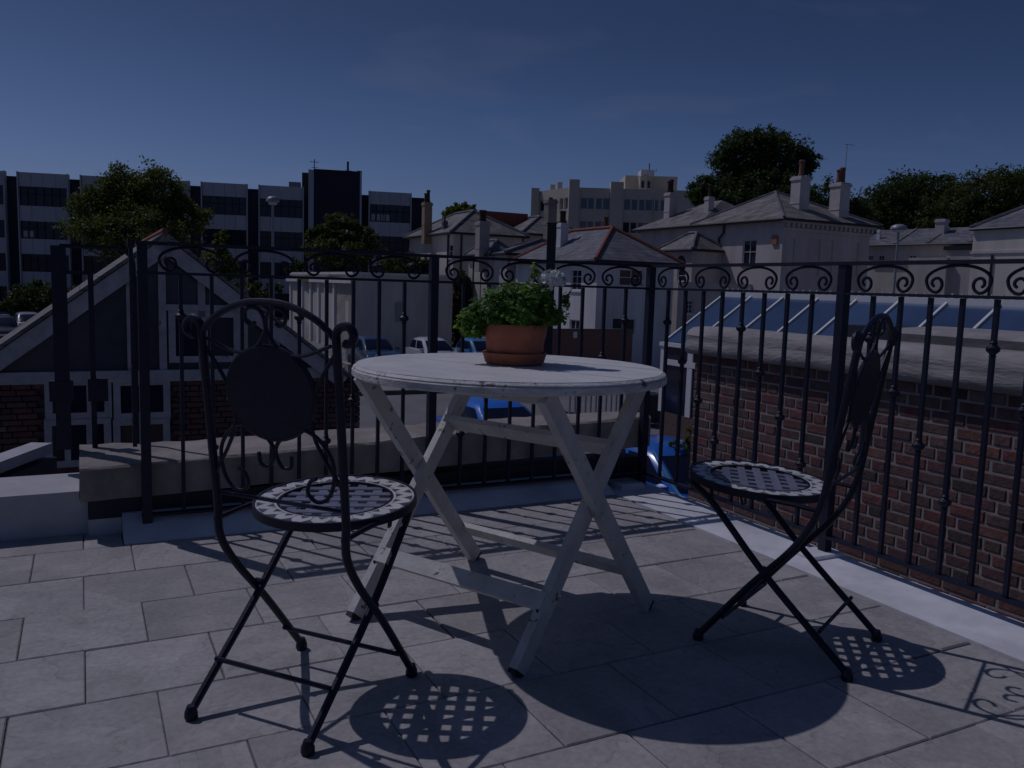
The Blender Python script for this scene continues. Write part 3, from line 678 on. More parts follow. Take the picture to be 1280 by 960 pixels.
    dm.f = [tuple(reversed(range(40))), tuple(range(40, 80))]+[(k, (k+1) % 40, 40+(k+1) % 40, 40+k) for k in range(40)]
    bd = dm.build('back_disc', M_chair, t)
    MB().tube([cc+Vector((1, 0, 0))*rr_*1.045*math.cos(a)+tiltv*rr_*.92*math.sin(a) for a in np.linspace(0, 2*PI, 41)], .0055, 6).build('disc_rim', M_chair, bd, True)
    for s in (-1, 1):
        A = [(.173, .815), (.110, .794), (.067, .791), (.028, .806), (.004, .835), (.003, .860), (.016, .880), (.040, .884), (.055, .875), (.054, .856), (.039, .848), (.029, .854)]
        MB().tube(catmull([Y(s*x*.91, z) for x, z in A], 4), .0042, 6).build('scroll', M_chair, t, True)
        Bp = [(.112, .537), (.094, .528), (.086, .503), (.109, .487), (.140, .497), (.159, .531), (.159, .578), (.130, .618), (.083, .638), (.030, .620), (.003, .589), (.016, .553), (.042, .553), (.047, .579)]
        MB().tube(catmull([Y(s*x*.91, z) for x, z in Bp], 4), .0045, 6).build('scroll', M_chair, t, True)
        Cp = [(.183, .80), (.140, .745), (.110, .69), (.112, .63), (.140, .578), (.172, .535), (.186, .51)]
        MB().tube(catmull([Y(s*x*.91, z) for x, z in Cp], 4), .0042, 6).build('side_rod', M_chair, t, True)
    return t
make_chair('black folding mosaic seat chair seen from behind, left of the white table', (-.449, 1.823), math.atan2(.915, .40))
LEAN[:] = [0.106, 0.145]      # this one is opened a little further
make_chair('black folding mosaic seat chair seen side on by the right railing', (.781, 2.218), math.atan2(.585, -.811))

# ================================================================== GROUND, STREET
gr = MB(); gr.face((-700, -700, G), (700, -700, G), (700, 1400, G), (-700, 1400, G)).build('ground', M_asph, None, kind='structure')
st = thing('pavement', '', 'structure', (0, -27, G), T)
MB().box(-30, 30, -28.8, -25.2, G, G+0.12).build('slab', M_pave, st)
MB().box(-30, 30, -25.195, -25.0, G, G+0.15).build('kerb', M_kerb, st)
fw = thing('footpath', '', 'structure', (0, -10, G), T)
MB().box(-30, 30, -11.4, -9.6, G, G+0.12).build('slab', M_pave, fw)
MB().box(-30, 30, -11.55, -11.405, G, G+0.125).build('kerb', M_kerb, fw)
fc = thing('forecourt', '', 'structure', (22, -55, G), T)
MB().box(8, 60, -70, -48, G, G+0.05).build('slab', M_pave, fc)
hb = thing('terrace_house', 'house body carrying the roof terrace', 'building', (2.5, 2.5, G), T)
MB().box(-0.055, 5.1, -0.05, 5.5, G, -0.305).build('wall', M_brick[2], hb)

# ================================================================== BUILDING HELPERS
def wall_holes(mb, P, s0, s1, z0, z1, holes, rev=0.14):
    """P(s, d, z) -> point (d = depth inwards). Wall face with recessed openings."""
    xs = sorted({s0, s1, *[h[0] for h in holes], *[h[1] for h in holes]}); zs = sorted({z0, z1, *[h[2] for h in holes], *[h[3] for h in holes]})
    for a, b in zip(xs, xs[1:]):
        for c, d in zip(zs, zs[1:]):
            mx_, mz = (a+b)/2, (c+d)/2
            if any(h[0] < mx_ < h[1] and h[2] < mz < h[3] for h in holes): continue
            mb.face(P(a, 0, c), P(b, 0, c), P(b, 0, d), P(a, 0, d))
    for h in holes:
        a, b, c, d = h[:4]
        mb.face(P(a, 0, c), P(b, 0, c), P(b, rev, c), P(a, rev, c)); mb.face(P(a, 0, d), P(b, 0, d), P(b, rev, d), P(a, rev, d))
        mb.face(P(a, 0, c), P(a, 0, d), P(a, rev, d), P(a, rev, c)); mb.face(P(b, 0, c), P(b, 0, d), P(b, rev, d), P(b, rev, c))
def pbox(mb, P, s0, s1, d0, d1, z0, z1):
    return mb.hexa([P(s0, d0, z0), P(s1, d0, z0), P(s1, d1, z0), P(s0, d1, z0), P(s0, d0, z1), P(s1, d0, z1), P(s1, d1, z1), P(s0, d1, z1)])
def window(parent, P, s0, s1, z0, z1, nx=2, nz=2, fm=None, gm=None, dep=0.10, fw_=0.05, sill=True, bar=0.028):
    fm = fm or M_frame; gm = gm or M_glass
    s0, s1 = sorted((s0, s1)); z0, z1 = sorted((z0, z1)); mb = MB()
    pbox(mb, P, s0, s1, dep-.04, dep, z0, z0+fw_); pbox(mb, P, s0, s1, dep-.04, dep, z1-fw_, z1)
    pbox(mb, P, s0, s0+fw_, dep-.041, dep, z0+fw_, z1-fw_); pbox(mb, P, s1-fw_, s1, dep-.041, dep, z0+fw_, z1-fw_)
    for k in range(1, nx): x = s0+(s1-s0)*k/nx; pbox(mb, P, x-bar/2, x+bar/2, dep-.035, dep, z0+fw_, z1-fw_)
    for k in range(1, nz): z = z0+(z1-z0)*k/nz; pbox(mb, P, s0+fw_, s1-fw_, dep-.033, dep, z-bar/2, z+bar/2)
    w = mb.build('window', fm, parent)
    pbox(MB(), P, s0+.01, s1-.01, dep+.002, dep+.03, z0+.01, z1-.01).build('pane', gm, w)
    if sill: pbox(MB(), P, s0-.08, s1+.08, -.07, dep-.045, z0-.09, z0-.002).build('sill', fm, w)
    return w
def hip_roof(mb, u0, u1, w0, w1, ze, ridge, th=0.14):
    """rectangle u0..u1 x w0..w1 at eave height ze; ridge: [(u,w,z)] one or two points, the second nearer w0 side"""
    c = [(u0, w0), (u1, w0), (u1, w1), (u0, w1)]; r = ridge if len(ridge) == 2 else [ridge[0], ridge[0]]
    lo = [(x, y, ze-th) for x, y in c]; hi = [(x, y, ze) for x, y in c]
    mb.face(*reversed(lo))
    for k in range(4): mb.face(lo[k], lo[(k+1) % 4], hi[(k+1) % 4], hi[k])
    a, b = r
    if abs(a[0]-b[0]) + abs(a[1]-b[1]) < 1e-6:
        for k in range(4): mb.face(hi[k], hi[(k+1) % 4], a)
    elif abs(a[1]-b[1]) >= abs(a[0]-b[0]):        # ridge along w: a at the w1 end, b at the w0 end
        mb.face(hi[2], hi[3], a); mb.face(hi[0], hi[1], b); mb.face(hi[1], hi[2], a, b); mb.face(hi[3], hi[0], b, a)
    else:                                          # ridge along u: a at the u1 end, b at u0
        mb.face(hi[1], hi[2], a); mb.face(hi[3], hi[0], b); mb.face(hi[0], hi[1], a, b); mb.face(hi[2], hi[3], b, a)
def chimney(parent, fr, px0, px1, ytop, ybase, depth, pots=((0.5, 14),), m=None, pm=None, dep_=None):
    m = m or M_cream; pm = pm or M_pot; a = fr.at(px0, ytop, depth); b = fr.at(px1, ytop, depth); c = fr.at((px0+px1)/2, ybase, depth)
    ctr = (a+b)/2; w = (b-a).length; sc = FPX/depth; hw = w*0.36; zt, zb = ctr.z, c.z-0.7; x, y = ctr.x, ctr.y
    mb = MB(); mb.box(x-hw, x+hw, y-hw*.95, y+hw*.95, zb, zt-.22).box(x-hw*1.16, x+hw*1.16, y-hw*1.12, y+hw*1.12, zt-.22, zt-.08).box(x-hw*1.02, x+hw*1.02, y-hw, y+hw, zt-.08, zt)
    mb.box(x-hw*1.06, x+hw*1.06, y-hw*1.0, y+hw*1.0, zb+(zt-zb)*.45, zb+(zt-zb)*.45+.08)
    ch = mb.build('chimney', m, parent)
    for f, hpx in pots:
        h = hpx/sc; r = min(hw*.5, .17)
        MB().lathe([(r*1.05, 0), (r*1.1, h*.1), (r*.85, h*.2), (r*.78, h*.82), (r*1.0, h*.85), (r*1.02, h*.95), (r*.7, h), (r*.6, h*.9)], 10, (x+hw*(f-.5)*1.4, y, zt)).build('chimney_pot', pm, ch, True)
    return ch
def ridge_line(parent, pts, m, r=0.10):
    MB().tube(pts, r, 6).build('ridge_tiles', m, parent)
def villa(name, label, px, py, depth, L, Wd, rise, wm, rm, ridge_m=None, over=0.35, peak=None, left_win=(), right_win=(), zb=G, ridge_w=None, flat_right=True):
    """corner of two walls at pixel (px,py) = eave line; left wall runs away (-w), right wall runs to -u"""
    c = T.at(px, py, depth); u0, w0, ze = c.x, c.y, c.z
    t = thing(name, label, 'house', (u0, w0, zb), T)
    Pl = lambda s, d, z: (u0-d, w0-s, z)            # left wall: s runs away from us
    Pr = lambda s, d, z: (u0-s, w0-d, z)            # right wall
    hl, hr = [], []
    for hs, src, ax_, val in ((hl, left_win, 0, u0), (hr, right_win, 1, w0)):
        for q in src:
            a = T.px(q[0], q[1], ax_, val); b = T.px(q[2], q[3], ax_, val)
            f = (lambda p: w0-p.y) if ax_ == 0 else (lambda p: u0-p.x)
            hs.append((*sorted((f(a), f(b))), *sorted((a.z, b.z)), *q[4:]))
    mb = MB(); wall_holes(mb, Pl, 0, L, zb, ze, hl); wall_holes(mb, Pr, 0, Wd, zb, ze, hr)
    mb.face((u0-Wd, w0, zb), (u0-Wd, w0-L, zb), (u0-Wd, w0-L, ze), (u0-Wd, w0, ze)); mb.face((u0, w0-L, zb), (u0-Wd, w0-L, zb), (u0-Wd, w0-L, ze), (u0, w0-L, ze))
    mb.build('wall', wm, t)
    for P, hs in ((Pl, hl), (Pr, hr)):
        for h in hs: window(t, P, *h[:4], *(h[4:6] if len(h) > 5 else (2, 2)), gm=(h[6] if len(h) > 6 else None))
    if rm:
        hw = Wd/2; o = over
        if ridge_w is None: ridge_w = hw
        if L > 2*ridge_w+.2: rg = [(u0-hw, w0-ridge_w, ze+rise), (u0-hw, w0-L+ridge_w, ze+rise)]
        else: rg = [(u0-hw, w0-L/2, ze+rise)]
        mb = MB(); hip_roof(mb, u0-Wd-o, u0+o, w0-L-o, w0+o, ze+.1, rg); mb.build('roof', rm, t)
        MB().tube([(u0+o+.03, w0-L-o, ze+.02), (u0+o+.03, w0+o+.03, ze+.02), (u0-Wd-o, w0+o+.03, ze+.02)], .065, 6).build('gutter', M_pipe, t)
        if ridge_m:
            a = rg[0]; b = rg[-1]
            ridge_line(t, [(u0+o, w0+o, ze+.12), (a[0], a[1], a[2]+.03)], ridge_m); ridge_line(t, [(u0-Wd-o, w0+o, ze+.12), (a[0], a[1], a[2]+.03)], ridge_m)
            ridge_line(t, [(u0+o, w0-L-o, ze+.12), (b[0], b[1], b[2]+.03)], ridge_m)
            if len(rg) == 2: ridge_line(t, [(a[0], a[1], a[2]+.04), (b[0], b[1], b[2]+.04)], ridge_m)
    return t, u0, w0, ze

# --- villa with the red ridge tiles
vB, uB, wB, zB = villa('slate_villa', 'white villa with slate hip roof and red ridge tiles behind the flower pot', 747, 327, 40, 8.4, 4.5, 1.80, M_white, M_slate, M_redrid,
    left_win=((714, 337, 726, 363, 2, 3), (712, 399, 724, 413, 2, 1)), right_win=((775, 336, 804, 358, 2, 2, M_glass2), (766, 397, 779, 418, 1, 1), (782, 398, 794, 418, 1, 1)), over=0.3)
chimney(vB, T, 696, 711, 279, 318, 45.0, ((0.3, 15), (0.75, 15)), M_white, M_potbl)
chimney(vB, T, 752, 763, 283, 286, 46.5, ((0.2, 12), (0.8, 12)), M_pot, M_pot)
p = T.at(835, 330, 43); MB().tube([(p.x, p.y, p.z), (p.x, p.y, G)], .06, 6).build('drainpipe', M_pipe, vB)
gwl = T.at(694, 412, 37.5); gwr = T.at(802, 422, 37.5)
gw = thing('garden_wall', 'red brick garden wall in front of the white villa with a small white notice', 'wall', (gwl.x, gwl.y, G), T)
MB().box(gwl.x+1.0, gwl.x-4.2, gwl.y, gwl.y-.22, G, gwl.z-.03).build('brickwork', brickface('garden_brick', (0.24, 0.10, 0.07), (0.19, 0.09, 0.065), (0.25, 0.21, 0.19)), gw)
MB().box(gwl.x+1.0, gwl.x-4.2, gwl.y+.03, gwl.y-.25, gwl.z-.028, gwl.z+.04).build('coping', M_kerb, gw)
q = T.px(719, 418, 1, gwl.y+.006); MB().box(q.x-.1, q.x+.1, gwl.y+.004, gwl.y+.02, q.z-.16, q.z+.12).build('notice', M_frame, gw)

# --- cream villa on the left
vC, uC, wC, zC = villa('cream_villa', 'cream villa with a tall brick coloured chimney at its left eave beside the office block', 567, 292, 55, 8.2, 5.0, 1.75, M_cream, M_slatel, M_slate,
    left_win=((561, 306, 566, 322, 1, 2),), right_win=())
chimney(vC, T, 527, 541, 253, 292, 58.5, ((0.3, 15), (0.75, 11)), mat('tan_chimney', (0.36, 0.25, 0.17), 0.9, var=0.2, scale=2), M_potbl)
chimney(vC, T, 552, 560, 276, 288, 57, ((0.5, 6),), M_slate, M_potbl)
for xx in (560, 577): p = T.px(xx, 300, 1 if xx > 567 else 0, wC+.08 if xx > 567 else uC+.08); MB().tube([(p.x, p.y, zC), (p.x, p.y, G)], .06, 6).build('drainpipe', M_pipe, vC)
vE, uE, wE, zE = villa('slate_house', 'slate roofed house with red tile patch and stone chimney behind the cream villa', 655, 293, 58, 7.0, 5.2, 1.5, M_pinkst, M_slatel, M_slate)
chimney(vE, T, 680, 697, 250, 294, 55, ((0.5, 3),), mat('stone_chimney', (0.30, 0.26, 0.235), 0.9, var=0.3, scale=2), M_pot)
p = T.at(634, 268, 62); MB().box(p.x-1.6, p.x+1.8, p.y-.2, p.y+.2, p.z-.9, p.z+.12).build('red_tile_patch', M_redrid, vE)
vD, uD, wD, zD = villa('low_wing', 'low cream wing with its slate roof and pale chimney in front of the cream villa', 634, 318, 48, 3.0, 6.0, 1.0, M_pinkst, M_slate, M_slate, over=0.25)
vD2, u_, w_, z_ = villa('cream_annexe', 'narrow cream annexe with drainpipes left of the low wing', 614, 319, 49.5, 3.2, 1.4, 0.9, M_cream, M_slate, M_slate, over=0.2)
chimney(vD2, T, 594, 613, 277, 325, 50, ((0.35, 14), (0.7, 14)), mat('pale_chimney', (0.42, 0.38, 0.34), 0.9, var=0.2, scale=2), M_potbl)
for xx, tt, dd in ((592, vD2, 51.0), (653, vD, 47.5)):
    p = T.at(xx, 325, dd); MB().tube([(p.x, p.y, p.z), (p.x, p.y, G)], .05, 6).build('drainpipe', M_pipe, tt)

# --- big villa on the right
cF = T.at(980, 275, 46); uF, wF, zF = cF.x, cF.y, cF.z
vF = thing('grand_villa', 'large pinkish stucco villa with two tall white chimneys and a bracketed cornice', 'house', (uF, wF, G), T)
Pl = lambda s, d, z: (uF-d, wF-s, z); Pr = lambda s, d, z: (uF-s, wF-d, z)
hl = []
for q in ((929, 300, 944, 330),):
    a = T.px(q[0], q[1], 0, uF); b = T.px(q[2], q[3], 0, uF); hl.append((*sorted((wF-a.y, wF-b.y)), *sorted((a.z, b.z))))
hr = []
for q in ((985, 297, 991, 345), (1017, 299, 1023, 345), (1033, 300, 1039, 345), (1066, 303, 1071, 345)):
    a = T.px(q[0], q[1], 1, wF); b = T.px(q[2], q[3], 1, wF); hr.append((*sorted((uF-a.x, uF-b.x)), *sorted((a.z, b.z))))
LF, WF = 13.1, 6.7
mb = MB(); wall_holes(mb, Pl, 0, LF, G, zF, hl); wall_holes(mb, Pr, 0, WF, G, zF, hr, 0.07)
for h in hr: mb.face(Pr(h[0], .07, h[2]), Pr(h[1], .07, h[2]), Pr(h[1], .07, h[3]), Pr(h[0], .07, h[3]))
mb.face((uF-WF, wF, G), (uF-WF, wF-LF, G), (uF-WF, wF-LF, zF), (uF-WF, wF, zF)); mb.face((uF, wF-LF, G), (uF-WF, wF-LF, G), (uF-WF, wF-LF, zF), (uF, wF-LF, zF))
mb.build('wall', M_pinkst, vF)
window(vF, Pl, *hl[0], 2, 2)
mb = MB(); pbox(mb, Pr, -.12, WF+.1, -.12, -.003, zF-.55, zF-.38); pbox(mb, Pr, -.2, WF+.2, -.25, -.003, zF-.14, zF-.04); mb.build('cornice', M_pinkst, vF)
mb = MB()
for k in range(19): pbox(mb, Pr, .1+k*.36, .26+k*.36, -.22, -.004, zF-.36, zF-.145)
mb.build('brackets', M_pinkst, vF, kind='stuff')
mb = MB(); hip_roof(mb, uF-WF-.5, uF+.4, wF-7.4, wF+.4, zF+.1, [(uF-3.1, wF-4.0, zF+2.05)]); mb.build('roof', M_slatel, vF)
mb = MB(); hip_roof(mb, uF-WF-.5, uF+.395, wF-LF-.4, wF-6.6, zF+.095, [(uF-3.2, wF-8.8, zF+1.95), (uF-3.2, wF-10.0, zF+1.95)]); mb.build('roof', M_slatel, vF)
MB().tube([(uF+.43, wF-LF-.4, zF+.02), (uF+.43, wF+.43, zF+.02), (uF-WF-.5, wF+.43, zF+.02)], .07, 6).build('gutter', M_pipe, vF)
a = (uF-3.1, wF-4.0, zF+2.08)
for q in ((uF+.4, wF+.4), (uF-WF-.5, wF+.4), (uF+.4, wF-7.4)): ridge_line(vF, [(q[0], q[1], zF+.12), a], M_slate, .08)
M_chw = mat('white_stucco_chimney', (0.60, 0.55, 0.53), 0.88, var=0.15, scale=2)
chimney(vF, T, 990, 1013, 221, 268, 48.5, ((0.5, 20),), M_chw, M_pot)
chf = chimney(vF, T, 1039, 1063, 229, 276, 49.0, ((0.35, 19), (0.8, 16)), M_chw, M_pot)
chimney(vF, T, 881, 893, 246, 270, 54, ((0.5, 15),), M_chw, M_potbl)
chimney(vF, T, 831, 847, 241, 272, 57, ((0.5, 16), (0.9, 14)), M_pinkst, M_potbl)
p = T.at(1057, 212, 49); p2 = T.at(1059, 180, 49)
mb = MB(); mb.tube([(p.x, p.y, p.z-.6), (p2.x, p2.y, p2.z)], .02, 5); mb.tube([(p2.x+.25, p2.y, p2.z-.02), (p2.x-.55, p2.y, p2.z-.02)], .012, 4)
for k in range(6): mb.tube([(p2.x+.2-.13*k, p2.y-.18, p2.z), (p2.x+.2-.13*k, p2.y+.18, p2.z)], .009, 4)
mb.build('aerial', M_grey, chf)
p = T.px(905, 284, 0, uF+.09); MB().tube([(p.x, p.y, zF), (p.x, p.y-.02, zF-.5), (p.x, p.y-.4, zF-.8), (p.x, p.y-.4, G)], .06, 6).build('drainpipe', M_pipe, vF)
p = T.px(969, 300, 0, uF+.006); MB().box(uF+.004, uF+.10, p.y-.2, p.y+.2, p.z-.25, p.z+.25).build('alarm_box', mat('orange_box', (0.4, 0.17, 0.09), 0.6), vF)
vG, uG, wG, zG = villa('porch_wing', 'low pinkish porch wing with slate roof against the side of the grand villa', 866, 313, 49.3, 3.0, 2.3, 1.1, M_pinkst, M_slatel, M_slate, left_win=((847, 330, 856, 352, 1, 3),), over=0.2)
pa = T.px(851.5, 330, 0, uG); mb = MB()
mb.prism([(pa.y+.42*math.cos(t), pa.z+.5*math.sin(t)) for t in np.linspace(0, PI, 10)], 0, uG+.01, uG+.03); mb.build('fanlight', M_glass, vG)
hG, uh, wh, zh = villa('pink_house', 'plain pinkish house with small barred windows between the villa and the conservatory', 848, 352, 45.5, 2.6, 5.5, 0.5, M_pinkst, None, left_win=(), right_win=((858, 375, 866, 392, 2, 3),))

# --- far right: low wing with slate roof and the villa cut by the frame
cH = W0.at(1080, 307, 60); dH = W0.at(1224, 306, 54.0); angH = math.atan2(dH.y-cH.y, dH.x-cH.x)
FH = Frame((cH.x, cH.y, 0), angH); LH = (dH-cH).length; zH = cH.z
tH = thing('long_low_house', 'long low cream house with slate roof below the trees on the right', 'house', (0, 0, G), FH)
PH = lambda s, d, z: (s, d, z)
hh = []
for q in ((1085, 319, 1091, 326), (1098, 319, 1105, 326), (1136, 319, 1144, 337)):
    a = FH.px(q[0], q[1], 1, 0); b = FH.px(q[2], q[3], 1, 0); hh.append((*sorted((a.x, b.x)), *sorted((a.z, b.z))))
mb = MB(); wall_holes(mb, PH, 0, LH, G, zH, hh); mb.face((LH, 0, G), (LH, 6, G), (LH, 6, zH), (LH, 0, zH)); mb.face((0, 0, G), (0, 6, G), (0, 6, zH), (0, 0, zH)); mb.face((0, 6, G), (LH, 6, G), (LH, 6, zH), (0, 6, zH)); mb.build('wall', M_cream, tH)
for h in hh: window(tH, PH, *h, 2, 1)
mb = MB(); mb.prism([(-.35, zH-.05), (-.35, zH+.05), (2.6, zH+1.25), (6.2, zH)], 0, -.2, LH+.3); mb.build('roof', M_slate, tH)
for xx in (1119, 1160, 1213):
    a = FH.px(xx, 300, 1, -.3); MB().bar((a.x, -.36, zH+.08), (a.x, 2.55, zH+1.27), .16, .06, (1, 0, 0)).build('verge_strip', M_slatel, tH)
MB().tube([(-.2, -.40, zH-.02), (LH+.3, -.40, zH-.02)], .06, 6).build('gutter', M_pipe, tH)
chimney(tH, FH, 1096.5, 1102, 287, 299, 60, (), M_frame); chimney(tH, FH, 1170, 1186, 274, 302, 57.5, (), M_chw)
bx0 = FH.px(1136, 322, 1, -1.2); bx1 = FH.px(1184, 322, 1, -1.2)
MB().box(bx0.x, bx1.x, -1.2, -.003, G, FH.px(1160, 322, 1, -1.2).z).build('bay_extension', M_cream, tH)
a = FH.px(1184, 314, 1, -.9); b_ = FH.px(1222, 314, 1, -.9)
MB().box(a.x, b_.x+1, -.9, -.004, G, zH-.45).build('side_block', M_pinkst, tH); MB().box(a.x-.2, b_.x+1, -1.0, -.003, zH-.448, zH-.2).build('flat_roof', M_lead, tH)
vI, uI, wI, zI = villa('end_villa', 'beige villa with a slate roof cut off by the right edge of the picture', 1330, 282, 37, 4.15, 7.0, 1.9, M_cream, M_slate, M_slate, over=0.12)
MB().box(uI+.004, uI+.06, wI-4.2, wI+.06, zI-1.12, zI-1.0).build('string_course', M_pinkst, vI)
p = T.px(1238, 340, 0, uI+.05); MB().tube([(p.x, p.y, zI-1.2), (p.x, p.y, G)], .05, 6).build('drainpipe', M_pipe, vI)

# --- beige office building far behind
c1 = W0.at(715, 234, 112); FB = Frame((c1.x, c1.y, 0), 0.0); zr = c1.z
c2 = FB.at(667, 239, 119); Lb = 24.0
tBg = thing('beige_flats', 'beige block with long window rows and rooftop lookout far behind the villas', 'building', (0, 0, G), FB)
PB = lambda s, d, z: (s, d, z)
rows = ((248, 262.5), (277, 291)); wins = [(719, 723.5), (725.5, 734), (735, 742.5), (745, 752.5), (754, 762), (763, 768), (773, 778), (780, 788), (789.5, 797), (799, 806), (807, 815.5), (816.5, 823), (826, 832)]
hb_ = []
for y0, y1 in rows:
    za = FB.px(775, y0, 1, 0).z; zb_ = FB.px(775, y1, 1, 0).z
    for x0, x1 in wins:
        a = FB.px(x0-.45, 255, 1, 0).x; b = FB.px(x1+.45, 255, 1, 0).x; hb_.append((a, b, zb_, za))
mb = MB(); wall_holes(mb, PB, 0, Lb, G, zr, hb_, .35)
dl = Vector((c2.x, c2.y, 0)).normalized(); ll = Vector((c2.x, c2.y, 0)).length
PBl = lambda s, d, z: (dl.x*s+dl.y*d*-1*-1, dl.y*s+abs(dl.x)*d, z)
hl_ = []
for f0, f1 in ((.08, .18), (.2, .3), (.36, .5), (.62, .85)):
    for r0, r1 in ((0, 1), (2, 3)):
        hl_.append((ll*f0, ll*f1, hb_[0][2] if r0 == 0 else hb_[-1][2], hb_[0][3] if r0 == 0 else hb_[-1][3]))
wall_holes(mb, PBl, 0, ll, G, zr, hl_, .35)
mb.face((c2.x, c2.y, G), (c2.x, 20, G), (c2.x, 20, zr), (c2.x, c2.y, zr)); mb.face((c2.x, 20, G), (Lb, 20, G), (Lb, 20, zr), (c2.x, 20, zr)); mb.face((Lb, 0, G), (Lb, 20, G), (Lb, 20, zr), (Lb, 0, zr))
mb.face((0, 0, zr-.3), (Lb, 0, zr-.3), (Lb, 20, zr-.3), (c2.x, 20, zr-.3), (c2.x, c2.y, zr-.3)); mb.build('wall', M_beige, tBg)
for h in hb_: window(tBg, PB, *h, 1, 1, dep=.2, fw_=.06, sill=False, gm=M_glassb)
for h in hl_: window(tBg, PBl, *h, 2, 1, dep=.3, fw_=.12, sill=False, bar=.1)
for (x0, x1, yt) in ((712, 725, 224), (764, 780, 227)):
    a = FB.px(x0, yt, 1, -.5); b = FB.px(x1, yt, 1, -.5); MB().box(a.x, b.x, -.5, .9, G, a.z).build('pier', M_beige, tBg)
a = FB.at(667, 238, 118); MB().box(a.x-.3, a.x+.8, a.y-.4, a.y+.6, G, a.z+.3).build('pier', M_beige, tBg)
a = FB.px(782, 216, 1, 5); b = FB.px(847, 221, 1, 5); MB().box(a.x, b.x, 5, 12, zr-.3, b.z).build('penthouse', M_beige, tBg)
a = FB.px(799, 219, 1, 3.5); b = FB.px(818, 219, 1, 3.5); cx, r = (a.x+b.x)/2, (b.x-a.x)/2
MB().lathe([(r, zr-.3), (r, a.z)], 8, (cx, 5, 0)).build('lookout', M_beige, tBg)
MB().box(cx-.6, cx-.25, 5-r-.02, 5-r+.3, a.z-1.6, a.z-.7).build('slot_window', M_glass, tBg); MB().box(cx+.25, cx+.6, 5-r-.02, 5-r+.3, a.z-1.6, a.z-.7).build('slot_window', M_glass, tBg)
a2 = FB.px(800.5, 213, 1, 5); b2 = FB.px(817, 213, 1, 5); MB().box(a2.x, b2.x, 4.2, 7, a.z, a2.z).build('plant_room', M_white, tBg)
a3 = FB.px(812, 204, 1, 5); MB().tube([(a3.x, 5, a2.z-.1), (a3.x, 5, a3.z)], .07, 5).tube([(a3.x+1.0, 5.4, a2.z-.1), (a3.x+1.0, 5.4, a3.z-.7)], .04, 5).build('aerial', M_pipe, tBg)
for xx, yy in ((691, 231), (700, 228)): a = FB.at(xx, yy, 122); MB().box(a.x-.35, a.x+.35, a.y-.35, a.y+.35, zr-.4, a.z).build('vent_stack', M_beige, tBg)
a = FB.px(826, 240, 1, 0); b = FB.px(833, 240, 1, 0); MB().tube([(a.x-.8, -.1, zr), (a.x-.8, -.1, G)], .09, 5).build('drainpipe', M_beige, tBg)
a = FB.px(768.5, 240, 1, 0); MB().tube([(a.x, -.1, zr), (a.x, -.1, G)], .09, 5).build('drainpipe', M_beige, tBg)
fr_ = thing('far_flats', 'dull beige flats showing between the lookout block and the big tree', 'building', (26, 6, G), FB)
a = FB.at(848, 239, 118); MB().box(25.0, 34, 6, 16, G, a.z).build('wall', M_pinkst, fr_); MB().box(27.5, 28.2, 7, 8, a.z, a.z+.8).box(29.5, 30, 7, 8, a.z, a.z+.9).build('chimney', M_pot, fr_)

# --- dark office block on the left
o1 = W0.at(21, 214, 84); o2 = W0.at(518, 239, 93.0)
FO = Frame((o1.x, o1.y, 0), math.atan2(o2.y-o1.y, o2.x-o1.x))
tO = thing('office_block', 'long grey office block with dark window bands and a black lift tower', 'building', (0, 0, G), FO)
BP, REC = 5.68, 1.22
def oz(y): return FO.px(55, y, 1, 0).z
ztop = oz(216.5); sp = [(216.5, 234), (258, 277), (299, 318), (340, 359)]; wb = [(234, 258), (277, 299), (318, 340), (359, 386)]
x0_ = -3*BP; x1_ = 7*BP+1.0
MB().box(x0_, x1_, .9, 14, G, ztop-.35).build('core', M_offdark, tO)
for k in range(-3, 7):
    a, c = k*BP+.12, k*BP+BP-REC
    if k == 5:
        zt_ = FO.px(427, 213, 1, -.3).z
        MB().box(a-.2, c+.25, -.3, 9, G, zt_).build('lift_tower', M_offdark, tO)
        MB().box(a-.75, a-.2, -.35, 1.0, G, zt_-.1).build('fin', M_offfin, tO); MB().box(c+.25, c+.45, -.35, .6, G, zt_).build('fin', M_offfin, tO)
        pa = FO.px(435, 202, 1, 2); MB().box(pa.x-.3, pa.x+.4, 1.8, 2.3, zt_, zt_+.3).box(pa.x-.12, pa.x+.1, 1.9, 2.1, zt_, pa.z).box(pa.x+1.0, pa.x+1.5, 1.9, 2.2, zt_, zt_+.35).build('aerial', M_pipe, tO)
        continue
    for ya, yb in sp:
        for j in range(4): MB().box(a+(c-a)*j/4+.012, a+(c-a)*(j+1)/4-.012, random.uniform(-.012, .012), .4, oz(yb), oz(ya)).build('panel', M_offpan, tO)
    for ya, yb in wb:
        za, zb2 = oz(yb), oz(ya); mb = MB(); nn = 6
        for j in range(1, nn): s = a+(c-a)*j/nn; mb.box(s-.03, s+.03, .16, .24, za, zb2)
        mb.box(a, c, .16, .24, za+(zb2-za)*.62-.03, za+(zb2-za)*.62+.03)
        w = mb.build('window', M_offdark, tO)
        for j in range(nn): MB().box(a+(c-a)*j/nn+.01, a+(c-a)*(j+1)/nn-.01, .25+random.uniform(0, .015), .3, za, zb2).build('pane', M_glassv, w)
        if (k, ya) in ((6, 234), (0, 277)):
            q = MB()
            for j in range(random.randint(2, 4)): s = a+.2+j*.52; q.box(s, s+.38, .235, .246, za+.15, za+(zb2-za)*.45)
            q.build('blind', M_offfin, w)
    for s, wd in ((a-.13, .12), (c+.01, .12)): MB().box(s, s+wd, -.18, .55, G, ztop+.03).build('fin', M_offdark if wd < 0 else M_offfin, tO)
    MB().box(c+.14, k*BP+BP-.02, .5, .9, G, ztop-.8).build('recess_wall', M_offdark, tO)
